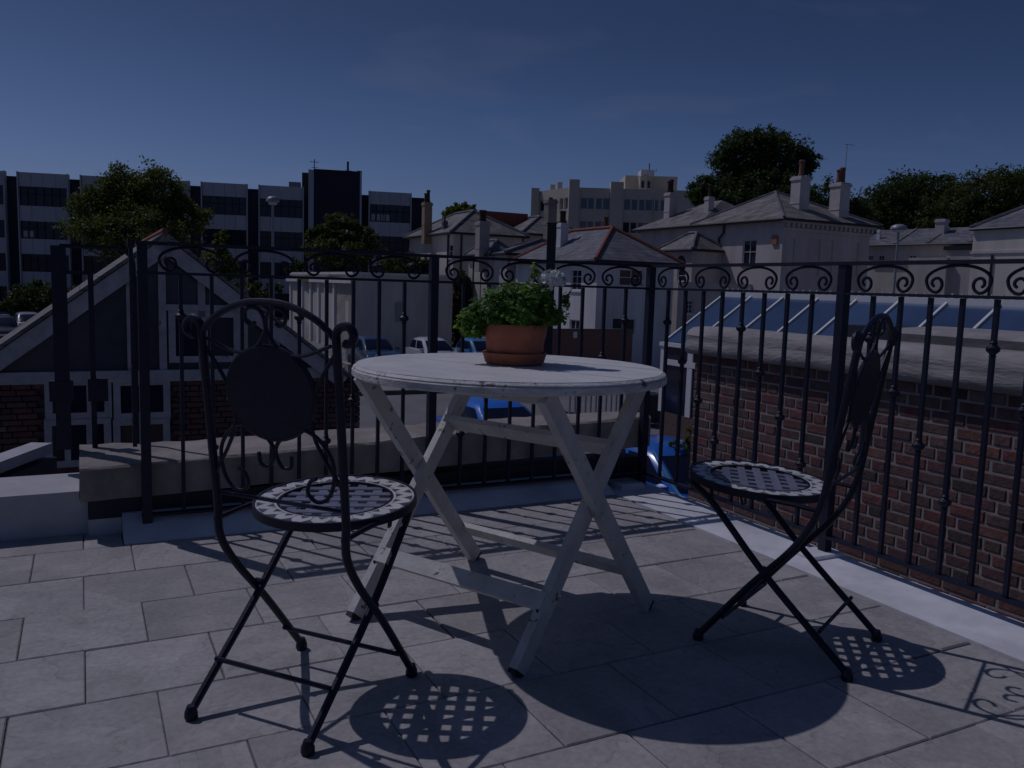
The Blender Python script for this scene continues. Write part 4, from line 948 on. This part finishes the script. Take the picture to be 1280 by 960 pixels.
a = FO.px(377.5, 215.5, 1, 3); b = FO.px(398, 215.5, 1, 3); MB().box(a.x, b.x, 3, 8, ztop-.5, a.z).build('plant_room', M_offbrn, tO)
a = FO.px(361, 227, 1, 3); b = FO.px(376, 227, 1, 3); MB().box(a.x, b.x, 3, 4.5, ztop-.4, a.z).box(a.x+.2, b.x-.2, 2.98, 3, ztop, a.z-.15).build('air_unit', M_grey, tO)
a = FO.px(393, 199, 1, 4); z_ = FO.px(393, 216, 1, 4).z; MB().tube([(a.x, 4, z_-.2), (a.x, 4, a.z)], .05, 5).tube([(a.x-.5, 4, a.z-.3), (a.x+.5, 4, a.z-.3)], .03, 4).tube([(a.x-.3, 4, a.z-.9), (a.x+.4, 4, a.z-.9)], .03, 4).build('aerial', M_pipe, tO)

# --- low white hall in the middle
c = T.at(443, 343, 47); uH, wH, zh_ = c.x, c.y, c.z
e1 = T.px(362, 348, 0, uH); LHh = wH-e1.y; e2 = T.px(566, 352, 1, wH); WH = uH-e2.x
hall = thing('white_hall', 'low white flat roofed hall with pilasters on its sunlit left face', 'building', (uH, wH, G), T)
Pl2 = lambda s, d, z: (uH-d, wH-s, z); Pr2 = lambda s, d, z: (uH-s, wH-d, z)
def sl(x): return wH-T.px(x, 380, 0, uH).y
holes = []
for x0, x1 in ((367, 377), (381, 388), (391, 398), (401, 407), (410, 417)):
    s_ = sorted((sl(x0), sl(x1))); holes.append((s_[0], s_[1], T.px(400, 408, 0, uH).z, T.px(400, 364, 0, uH).z))
h2 = sorted((sl(432), sl(435.5))); holes.append((h2[0], h2[1], T.px(434, 404, 0, uH).z, T.px(434, 376, 0, uH).z))
mb = MB(); wall_holes(mb, Pl2, 0, LHh, G, zh_, holes, .3); pbox(mb, Pr2, 0, WH, 0, LHh, G, zh_-.001)
mb.build('wall', M_cream, hall)
for h in holes[:5]: pbox(MB(), Pl2, h[0], h[1], .25, .3, h[2], h[3]).build('tall_window', mat('warm_blind', (0.34, 0.25, 0.20), 0.6), hall)
pbox(MB(), Pl2, holes[5][0], holes[5][1], .25, .3, holes[5][2], holes[5][3]).build('slot_window', M_glass, hall)
for x in (364.5, 379, 389.5, 399.5, 408.5, 419): s = sl(x); pbox(MB(), Pl2, s-.16, s+.16, -.12, -.003, G, zh_-.55).build('pilaster', M_white, hall)
pbox(MB(), Pl2, -.1, LHh+.1, -.25, -.004, zh_-.5, zh_-.18).build('fascia', M_white, hall)
mb = MB(); mb.box(uH+.12, uH-WH-.1, wH+.12, wH-LHh-.1, zh_+.0, zh_+.14).build('roof_edge', M_white, hall)
a = T.px(498, 390, 1, wH); mb = MB(); mb.box(a.x-.18, a.x+.18, wH+.004, wH+.1, a.z-.55, a.z+.55).build('meter_box', M_grey, hall)
a = T.px(386, 355, 0, uH); mb = MB(); pbox(mb, Pl2, wH-a.y-.9, wH-a.y+.9, -.3, -.255, zh_-.48, zh_-.20); mb.build('green_sign', mat('green_sign', (0.16, 0.22, 0.06), 0.5), hall)

# --- gabled workshop on the left
wg_ = -8.7; ap = T.px(205, 292, 1, wg_); zA, uA = ap.z, ap.x; HW = 2.3; zEv = zA-HW*0.775
shop = thing('gabled_workshop', 'old brick workshop with a glazed white timber gable left behind the railing', 'building', (uA, wg_, G), T)
zBm = T.px(130, 470, 1, wg_).z
for s in (-1, 1):
    d = V(s*HW*1.06, 0, -HW*.775*1.06); n = V(s*.775, 0, 1).normalized()
    MB().bar(V(uA, wg_+.14, zA)-n*.135, V(uA, wg_+.14, zA)-n*.135+d, .19, .05, n).build('barge_board', M_oldframe, shop)
    MB().hexa([V(uA, wg_+.2, zA-.035), V(uA, wg_+.2, zA+.02), V(uA, wg_-6, zA+.02), V(uA, wg_-6, zA-.035), V(uA, wg_+.2, zA-.035)+d*1.06, V(uA, wg_+.2, zA+.02)+d*1.06, V(uA, wg_-6, zA+.02)+d*1.06, V(uA, wg_-6, zA-.035)+d*1.06]).build('roof', M_slatel, shop)
MB().tube([(uA, wg_+.22, zA+.025), (uA, wg_-6, zA+.025)], .045, 6).build('ridge_tiles', M_redrid, shop)
mb = MB(); mb.prism([(uA-HW, zEv), (uA+HW, zEv), (uA, zA)], 1, wg_-.05, wg_-.02); mb.build('gable_glass', mat('gable_dark_glass', (0.065, 0.063, 0.09), 0.25, var=0.3, scale=2), shop)
for x in (75, 163, 203, 252, 305, 345):
    q = T.px(x, 400, 1, wg_); zt_ = zA-abs(q.x-uA)*.775-.08; MB().box(q.x-.045, q.x+.045, wg_-.02, wg_+.04, zBm, zt_).build('mullion', M_oldframe, shop)
a = T.px(204, 383, 1, wg_); b = T.px(306, 390, 1, wg_); MB().box(a.x, b.x, wg_-.018, wg_+.045, a.z-.05, a.z+.03).build('transom', M_oldframe, shop)
def swin(x0, y0, x1, y1, nx, nz, par=shop, gm=None):
    a = T.px(x0, y0, 1, wg_); b = T.px(x1, y1, 1, wg_); P = lambda s, d, z: (s, wg_+.06-d, z)
    return window(par, P, min(a.x, b.x), max(a.x, b.x), min(a.z, b.z), max(a.z, b.z), nx, nz, M_oldframe, gm, dep=.06, fw_=.085, sill=False, bar=.07)
swin(210, 388, 300, 452, 2, 1)
MB().box(uA-HW-.1, uA+HW+.1, wg_-.06, wg_+.075, zBm-.08, zBm+.07).build('sill_beam', M_oldframe, shop)
swin(55, 474, 140, 522, 3, 1); swin(141, 474, 213, 522, 2, 1); swin(55, 524, 140, 580, 3, 1); swin(141, 524, 213, 580, 2, 1, gm=mat('brown_board', (0.09, 0.055, 0.045), 0.7))
MB().box(uA-HW-.35, uA+HW, wg_-.3, wg_-.112, G, zBm-.08).box(uA-HW-.35, uA-HW-.25, wg_-6, wg_-.3, G, zEv).box(uA+HW-.1, uA+HW, wg_-6, wg_-.3, G, zEv).build('mortar_bed', M_mortar, shop)
wl_, wr_ = T.px(55, 500, 1, wg_).x, T.px(213, 500, 1, wg_).x
def sc_shop(s, z):
    q = on_screen((s, wg_, z)); return (1/q[2]) if q and -20 < q[0] < 450 and q[1] < 590 else 0
brick_wall_pieces(shop, 0, wg_-.0, uA-HW-.35, uA+HW, zBm-.08-.075*22, zBm-.08, 300, sc_shop, holes=((wr_, wl_, -9, 9),))
MB().box(wr_+.02, wl_-.02, wg_-.11, wg_-.02, G, zBm-1.1).build('stall_riser', M_brick[3], shop)

# --- conservatory beyond the brick wall
uR_, uE_ = -9.62, -8.18
tl = T.px(905, 369, 0, uR_); el = T.px(833, 426, 0, uE_); wS = (tl.y+el.y)/2; zR, zEe = tl.z, el.z
con = thing('conservatory', 'lean to conservatory with blue glass roof and white bars beyond brick wall', 'conservatory', (uE_, wS, G), T)
NB = 16; bs = 0.86
M_cglass = mat('blue_roof_glass', (0.055, 0.095, 0.19), 0.2, spec=0.5, rnd=0.12, var=0.25, scale=1.2)
for k in range(NB):
    a, c_ = wS+bs*k, wS+bs*(k+1)
    MB().hexa([(uR_, a+.02, zR-.02), (uR_, c_-.02, zR-.02), (uE_, c_-.02, zEe-.02), (uE_, a+.02, zEe-.02), (uR_, a+.02, zR), (uR_, c_-.02, zR), (uE_, c_-.02, zEe), (uE_, a+.02, zEe)]).build('roof_pane', M_cglass, con)
for k in range(NB+1): MB().bar((uR_, wS+bs*k, zR+.01), (uE_-.0, wS+bs*k, zEe+.01), .045, .05, (0, 1, 0)).build('glazing_bar', M_frame, con)
MB().box(uR_-.1, uR_+.05, wS-.05, wS+bs*NB, zR-.05, zR+.07).build('ridge_beam', M_frame, con)
mb = MB()
for k in range(int(NB*bs/.16)): s = wS+.05+k*.16; mb.prism([(s, zR+.07), (s+.08, zR+.07), (s+.04, zR+.15)], 0, uR_-.03, uR_)
mb.build('ridge_cresting', M_frame, con, kind='stuff')
MB().box(uE_-.04, uE_+.10, wS-.1, wS+bs*NB, zEe-.10, zEe-.025).build('gutter', M_frame, con)
MB().box(uE_-.02, uE_+.04, wS+.02, wS+bs*NB, -1.5, zEe-.11).build('side_glass', M_glass, con)
MB().box(uR_, uE_, wS+.01, wS+.04, -1.5, zEe-.05).build('end_glass', M_glass, con)
for s in (uE_-.04, (uE_+uR_)/2, uR_+.04): MB().box(s-.05, s+.05, wS-.03, wS+.07, -1.5, zEe-.05).build('post', M_frame, con)
for k in range(0, NB+1): MB().box(uE_-.01, uE_+.07, wS+bs*k-.075, wS+bs*k+.075, -1.5, zEe-.11).build('post', M_frame, con)
MB().box(uE_-.01, uE_+.075, wS+.05, wS+bs*NB, zEe-.47, zEe-.36).build('transom', M_frame, con); MB().box(uR_, uE_, wS-.02, wS+.06, zEe-.47, zEe-.36).box(uR_, uE_+.06, wS-.03, wS+.05, zEe-.12, zEe-.04).build('transom', M_frame, con)
MB().box(uR_-.2, uE_+.06, wS, wS+bs*NB, G, -1.5).build('base_wall', M_brick[2], con)
MB().box(uR_-.3, uR_-.1, wS, wS+bs*NB, G, zR-.06).build('back_wall', M_cream, con)

# ================================================================== STREET FURNITURE
def street_lamp(px_, ytop, depth, label, wide, swap=False):
    p = W0.at(px_, ytop, depth); t = thing('street_lamp', label, 'street lamp', (p.x, p.y, G), W0, group='street lamps')
    MB().tube([(p.x, p.y, G), (p.x, p.y, G+1.2), (p.x, p.y, G+1.25), (p.x, p.y, p.z-.35)], [.10, .10, .075, .06], 8).build('post', M_grey, t, True)
    MB().lathe([(.06, -.4), (wide*.35, -.30), (wide*.5, -.26), (wide*.5, -.20), (wide*.42, -.09), (wide*.22, -.02), (.02, 0)], 14, (p.x, p.y, p.z)).build('hood', M_grey, t, True)
    MB().lathe([(.05, -.42), (wide*.30, -.40), (wide*.34, -.305)], 12, (p.x, p.y, p.z)).build('lens', M_lampg, t, True)
street_lamp(341, 245, 40, 'grey street lamp with a round hood standing in front of the office block', .62)
street_lamp(1124, 280, 42, 'grey street lamp with a wide flat hood standing in front of the long low house', .80)
p = W0.at(690, 280, 27); tp = thing('dark_pole', 'thick dark pole rising behind the white flower in front of the slate villa', 'pole', (p.x, p.y, G), W0)
MB().box(p.x-.14, p.x+.14, p.y-.14, p.y+.14, G, p.z).build('shaft', M_pipe, tp); MB().box(p.x-.16, p.x+.16, p.y-.16, p.y+.16, p.z+.001, p.z+.03).build('cap', M_pipe, tp)
def bin_(px_, ytop, ybot, depth, w, label):
    a = W0.at(px_, ybot, depth); h = W0.at(px_, ytop, depth).z-a.z; t = thing('wheelie_bin', label, 'bin', (a.x, a.y, a.z), T, group='black bins in the street', off=(0, 0, 0))
    t.location = (a.x, a.y, G); h = W0.at(px_, ytop, depth).z-G
    MB().hexa([(-w*.42, -.3, .12), (w*.42, -.3, .12), (w*.42, .3, .12), (-w*.42, .3, .12), (-w*.5, -.36, h-.1), (w*.5, -.36, h-.1), (w*.5, .36, h-.1), (-w*.5, .36, h-.1)]).build('body', M_trim, t)
    MB().hexa([(-w*.53, -.40, h-.098), (w*.53, -.40, h-.098), (w*.53, .40, h-.098), (-w*.53, .40, h-.098), (-w*.45, -.32, h), (w*.45, -.32, h), (w*.45, .32, h), (-w*.45, .32, h)]).build('lid', M_trim, t)
    for s in (-1, 1): MB().tube([(s*w*.36-.03, .26, .10), (s*w*.36+.03, .26, .10)], .10, 10).build('wheel', M_tyre, t)
bin_(811, 492, 521, 24.5, .82, 'large black wheeled bin just left of the blue car nearest the terrace')
bin_(428, 462, 486, 30.5, 1.0, 'large black wheeled bin on the far pavement beside the white hall')

sr = T.at(712, 509, 21.5); t = thing('street_railing', 'low grey picket railing in the street seen under the right side of the table', 'railing', (sr.x, sr.y, G), T)
hz_ = T.at(712, 486, 21.5).z
for k in range(15): MB().box(sr.x-.16*k-.02, sr.x-.16*k+.02, sr.y-.02, sr.y+.02, G, hz_-.05).build('picket', M_grey, t)
MB().box(sr.x+.1, sr.x-2.4, sr.y-.03, sr.y+.03, hz_-.048, hz_).build('rail', M_grey, t)
# ================================================================== CARS
def make_car(label, pos, heading, paint, lens_front=True):
    t = thing('parked_car', label, 'car', pos, W0, rot=heading, group='parked cars', off=(0, 0, 0))
    prof = [(-1.82, .30), (-1.88, .55), (-1.84, .80), (-1.76, .93), (-.9, .95), (.0, .94), (.82, .92), (1.30, .86), (1.62, .76), (1.80, .62), (1.86, .45), (1.80, .28)]
    mb = MB(); secs = [(-.80, .93), (-.83, .97), (-.70, 1.0), (.70, 1.0), (.83, .97), (.80, .93)]; secs = [(-.83, .955), (-.78, .985), (-.55, 1.0), (.55, 1.0), (.78, .985), (.83, .955)]
    n = len(prof)
    for y, s in secs:
        for x, z in prof: mb.v.append((x*s, y, .58+(z-.58)*(s if z > .58 else 1)))
    for k in range(len(secs)-1):
        for j in range(n): mb.f.append((k*n+j, k*n+(j+1) % n, (k+1)*n+(j+1) % n, (k+1)*n+j))
    mb.f.append(tuple(range(n))); mb.f.append(tuple((len(secs)-1)*n+j for j in range(n)))
    mb.build('body', paint, t, True)
    lv = [(.90, -1.74, 1.00, .765), (1.05, -1.68, .78, .735), (1.20, -1.58, .50, .69), (1.34, -1.44, .19, .63), (1.42, -1.30, .04, .56), (1.475, -1.05, -.16, .42), (1.495, -.80, -.40, .22)]
    def lev(z):
        for p, q in zip(lv, lv[1:]):
            if z <= q[0]: f = (z-p[0])/(q[0]-p[0]); return [p[i]+(q[i]-p[i])*f for i in (1, 2, 3)]
        return lv[-1][1:]
    def shell(z, side, t, off_=0.0):                # side: 0 front, 1 left, 2 back, 3 right; t in -1..1 along it
        x0, x1, hy = lev(z); xc, hx = (x0+x1)/2, (x1-x0)/2+off_; hy = hy+off_; r = (max(0, 1-abs(t)**5))**.2
        return {0: (xc+hx*r, hy*t, z), 2: (xc-hx*r, -hy*t, z), 1: (xc-hx*t, hy*r, z), 3: (xc+hx*t, -hy*r, z)}[side]
    cab = MB(); ts = [-.87, -.5, 0, .5, .87]; per = 20
    for z, *_ in lv:
        for sd in range(4): cab.v += [shell(z, sd, t_) for t_ in ts]
    for k in range(len(lv)-1):
        for j in range(per): cab.f.append((k*per+j, k*per+(j+1) % per, (k+1)*per+(j+1) % per, (k+1)*per+j))
    cab.f.append(tuple((len(lv)-1)*per+j for j in range(per)))
    cab.build('cabin', paint, t, True)
    def pane(nm, sd, ta, tb_, za, zb2):
        q = MB(); n_, m2 = 8, 6
        for i in range(m2+1):
            for j in range(n_+1):
                f = i/m2; e = (j/n_-.5)*2; ins = .07*f*(1 if sd in (0, 2) else .5)
                p = shell(za+(zb2-za)*f, sd, (ta+tb_)/2+(tb_-ta)/2*e*(1-ins), .008); q.v.append(p)
        for i in range(m2):
            for j in range(n_): k0 = i*(n_+1)+j; q.f.append((k0, k0+1, k0+n_+2, k0+n_+1))
        q.build(nm, mat('car_glass', (0.010, 0.014, 0.035), 0.2, spec=0.12), t, True)
    pane('windscreen', 0, -.84, .84, .97, 1.37); pane('rear_window', 2, -.80, .80, 1.02, 1.36)
    pane('side_window', 1, -.72, -.06, 1.0, 1.35); pane('side_window', 1, .02, .70, 1.0, 1.35); pane('side_window', 3, .06, .72, 1.0, 1.35); pane('side_window', 3, -.70, -.02, 1.0, 1.35)
    for s in (-1, 1):
        MB().box(.55, .74, s*.80, s*.96, .93, 1.05).build('mirror', paint, t)
        for x in (-1.15, 1.18):
            w = MB().lathe([(.17, -.10), (.29, -.10), (.31, -.07), (.31, .07), (.29, .10), (.17, .10)], 20, caps=True); w.v = [(x+a, s*.745+c*1.0, .31+b) for a, b, c in w.v]; wo = w.build('wheel', M_tyre, t, True)
            r = MB().lathe([(.03, -.05), (.18, -.06), (.19, -.085), (.19, .085), (.18, .06), (.03, .05)], 16); r.v = [(x+a, s*.762+c, .31+b) for a, b, c in r.v]; r.build('rim', M_rim, wo, True)
        MB().hexa([(1.50, s*.48, .64), (1.78, s*.45, .60), (1.62, s*.78, .60), (1.40, s*.80, .64), (1.44, s*.48, .80), (1.70, s*.45, .73), (1.52, s*.79, .73), (1.34, s*.81, .78)]).build('headlight', M_lampg, t)
        MB().box(-1.86, -1.74, s*.58, s*.80, .66, .92).build('tail_light', M_tail, t)
    MB().box(1.78, 1.875, -.55, .55, .34, .44).build('grille', M_trim, t); MB().box(1.80, 1.885, -.26, .26, .47, .57).build('number_plate', M_frame, t)
    MB().box(-1.2, 1.2, -.80, .80, .20, .32).build('underbody', M_trim, t)
    return t
HR = math.atan2(-.889, .457)
def cp(name, c): return mat(name, c, 0.25, coat=0.6, spec=0.5)
def car_at(px_, y, depth, label, paint, h=HR):
    p = W0.at(px_, y, depth); return make_car(label, (p.x, p.y, G), h, paint)
car_at(627, 500, 17.9, 'bright blue hatchback parked beyond the coping under the white table', cp('bright_blue_paint', (0.03, 0.19, 0.72)))
near_car = car_at(852, 560, 13.3, 'deep blue hatchback nearest the terrace, seen through the corner of the railings', cp('deep_blue_paint', (0.025, 0.15, 0.58)))
car_at(468, 430, 38.5, 'dark teal car parked against the shaded wall of the white hall', cp('teal_paint', (0.03, 0.07, 0.13)))
car_at(543, 428, 38.8, 'white hatchback parked between the dark teal car and the small light blue car', cp('white_car_paint', (0.62, 0.62, 0.64)))
car_at(602, 430, 39.5, 'light blue car half hidden behind the flower pot', cp('light_blue_paint', (0.06, 0.24, 0.45)))
car_at(36, 396, 52, 'silver estate car parked in front of the dark hedge at the far left', cp('silver_paint', (0.28, 0.29, 0.31)), HR+.15)
car_at(2, 394, 47, 'black car cut by the left edge of the picture', cp('black_paint', (0.02, 0.02, 0.03)), HR+.1)

for s_ in (-1, 1): MB().tube(catmull([(.08, s_*.60, 1.435), (.45, s_*.675, 1.23), (.92, s_*.755, .965), (1.30, s_*.765, .90), (1.62, s_*.70, .79)], 4), .035, 8).build('pillar_highlight', mat('highlight_blue', (0.10, 0.36, 0.66), 0.18, metal=0.35, coat=0.5), near_car, True)  # added bright blue tube imitating the glossy highlight along the windscreen pillars
# ================================================================== TREES AND SHRUBS
def leaf_cloud(lobes, size, seed):
    r = np.random.default_rng(seed); allv = []
    for (cx, cy, cz, rx, ry, rz, nclump, per) in lobes:
        u = r.normal(size=(nclump, 3)); u /= np.linalg.norm(u, axis=1, keepdims=True)
        rad = r.uniform(.25, 1.0, (nclump, 1))**0.45; rad *= 1+.13*np.sin(u[:, :1]*5+seed)*np.cos(u[:, 1:2]*4+seed*2)+.09*np.sin(u[:, 2:3]*9+u[:, :1]*6)
        c = u*rad*np.array([rx, ry, rz])+np.array([cx, cy, cz])
        sg = min(rx, rz)*.13
        p = (c[:, None, :]+r.normal(size=(nclump, per, 3))*sg*np.array([1, 1, .75])).reshape(-1, 3)
        allv.append(p)
    p = np.concatenate(allv); N = len(p)
    n = r.normal(size=(N, 3))+np.array([0, 0, .8]); n /= np.linalg.norm(n, axis=1, keepdims=True)
    a = np.cross(n, r.normal(size=(N, 3))); a /= np.linalg.norm(a, axis=1, keepdims=True); b = np.cross(n, a)
    s = size*r.uniform(.6, 1.3, (N, 1)); q = np.stack([p-a*s, p+b*s*.45+n*s*.12, p+a*s, p-b*s*.45+n*s*.12], 1)
    return q.reshape(-1, 3)
def tree(name, label, base, lobes, m, size, seed, trunk=.25, group=None, limbs=True, cat='tree'):
    """lobes relative to base; base on the ground"""
    t = thing(name, label, cat, base, W0, group=group, off=(0, 0, 0))
    link('crown', arr_mesh('crown', leaf_cloud(lobes, size, seed), 4, m), t)
    top = max(l[2] for l in lobes); mb = MB(); rr = random.Random(seed)
    mb.tube([(0, 0, 0), (rr.uniform(-.1, .1), 0, top*.3), (rr.uniform(-.2, .2), rr.uniform(-.2, .2), top*.62), (0, 0, top)], [trunk*1.25, trunk, trunk*.65, trunk*.2], 8)
    if limbs:
        for l in lobes:
            for k in range(4):
                z0 = top*rr.uniform(.22, .6); e = (l[0]+rr.uniform(-.6, .6)*l[3], l[1]+rr.uniform(-.6, .6)*l[4], l[2]+rr.uniform(-.3, .7)*l[5])
                mb.tube([(0, 0, z0), (e[0]*.5, e[1]*.5, z0+(e[2]-z0)*.6), e], [trunk*.45, trunk*.28, trunk*.07], 5)
    mb.build('trunk', M_bark, t, True); return t
def gnd(px_, depth): p = W0.at(px_, 400, depth); return (p.x, p.y, G)
def lob(b, px_, py, depth, rxp, rzp, n, per):      # lobe given by its place and size in the picture
    p = W0.at(px_, py, depth); k = depth/FPX
    return (p.x-b[0], p.y-b[1], p.z-b[2], rxp*k, rxp*k*.9, rzp*k, n, per)
b = gnd(172, 60)
tree('broad_tree', 'broad dark green tree with two tops in front of the office block on the left', b,
     [lob(b, 152, 246, 60, 32, 38, 170, 44), lob(b, 196, 244, 60, 32, 38, 170, 44), lob(b, 118, 266, 59, 28, 28, 120, 40), lob(b, 236, 272, 60, 24, 20, 90, 38), lob(b, 170, 292, 59, 76, 38, 300, 44)], L_mid, .12, 11, .35)
b = gnd(277, 45)
tree('slender_tree', 'slender yellow green sapling right of the workshop gable', b, [lob(b, 276, 302, 45, 9, 16, 30, 18), lob(b, 274, 330, 45, 22, 22, 60, 22), lob(b, 285, 350, 45, 25, 20, 60, 20)], L_yel, .12, 12, .1)
b = gnd(428, 62)
tree('spreading_tree', 'spreading grey green tree in front of the black lift tower', b,
     [lob(b, 427, 285, 62, 24, 20, 80, 26), lob(b, 401, 299, 62, 20, 15, 60, 26), lob(b, 452, 298, 62, 22, 17, 60, 26), lob(b, 430, 316, 61, 44, 22, 130, 28)], L_far, .16, 13, .22)
b = gnd(515, 58)
tree('round_bush', 'round dark bush on the right of the spreading tree above the white hall', b, [lob(b, 505, 333, 58, 32, 17, 110, 26), lob(b, 540, 338, 58, 22, 14, 70, 26)], L_dark, .14, 14, .15, cat='bush')
b = gnd(580, 52)
tree('ivy_clump', 'tall dark ivy clump between the white hall and the cream annexe', b, [lob(b, 577, 362, 52, 13, 24, 80, 30), lob(b, 574, 400, 52, 15, 34, 100, 30)], L_dark, .12, 15, .12, cat='bush')
b = gnd(580, 75)
tree('feathery_tree', 'feathery green treetop showing over the ridge of the cream villa', b, [lob(b, 578, 262, 75, 20, 9, 60, 22), lob(b, 566, 268, 75, 14, 8, 40, 20)], L_yel, .2, 16, .2)
b = gnd(945, 68)
tree('big_sycamore', 'big dark sycamore rising behind the grand villa', b,
     [lob(b, 930, 204, 68, 36, 38, 190, 46), lob(b, 968, 198, 68, 36, 34, 190, 46), lob(b, 950, 184, 68, 26, 20, 70, 40), lob(b, 1000, 206, 68, 22, 20, 70, 36), lob(b, 912, 196, 67, 16, 18, 50, 34), lob(b, 882, 240, 67, 22, 20, 90, 36), lob(b, 945, 244, 67, 62, 30, 240, 44)], L_dark, .15, 17, .45)
b = gnd(1050, 70)
tree('dark_tree', 'smaller dark tree between the two tall chimneys of the grand villa', b, [lob(b, 1032, 252, 70, 26, 24, 110, 40), lob(b, 1066, 268, 70, 20, 20, 90, 36)], L_dark, .15, 18, .3)
b = gnd(1125, 80)
tree('rounded_tree', 'rounded dark green tree left of the far right treetops', b, [lob(b, 1128, 264, 80, 50, 42, 330, 50), lob(b, 1168, 246, 80, 38, 28, 190, 44), lob(b, 1102, 284, 79, 28, 30, 140, 40)], L_dark, .17, 19, .4)
b = gnd(1235, 76)
tree('mixed_tree', 'wide green treetop at the far right above the slate roof of the end villa', b,
     [lob(b, 1240, 254, 76, 58, 40, 330, 50), lob(b, 1190, 272, 75, 44, 30, 190, 44), lob(b, 1290, 254, 76, 44, 40, 200, 44), lob(b, 1225, 284, 75, 70, 22, 200, 44)], L_far, .16, 20, .4)
b = gnd(60, 62)
tree('hedge', 'dark hedge along the foot of the office block behind the silver car', b, [lob(b, 50, 372, 62, 30, 20, 110, 30), lob(b, 20, 382, 62, 18, 14, 60, 28), lob(b, 95, 378, 62, 30, 18, 90, 28)], L_dark, .14, 21, .1, limbs=False, cat='hedge')
b = gnd(340, 70)
tree('shrub', 'low shrub under the windows of the office block by the street lamp', b, [lob(b, 330, 362, 70, 26, 10, 60, 26), lob(b, 372, 340, 66, 12, 14, 40, 24)], L_dark, .15, 22, .08, limbs=False, cat='shrub')
b = gnd(868, 13.0)
tree('small_shrub', 'small yellow green shrub at the foot of the brick wall end', b, [lob(b, 868, 546, 13.0, 11, 14, 30, 20), lob(b, 852, 556, 13.3, 14, 8, 20, 16)], L_yel, .035, 23, .03, cat='shrub')
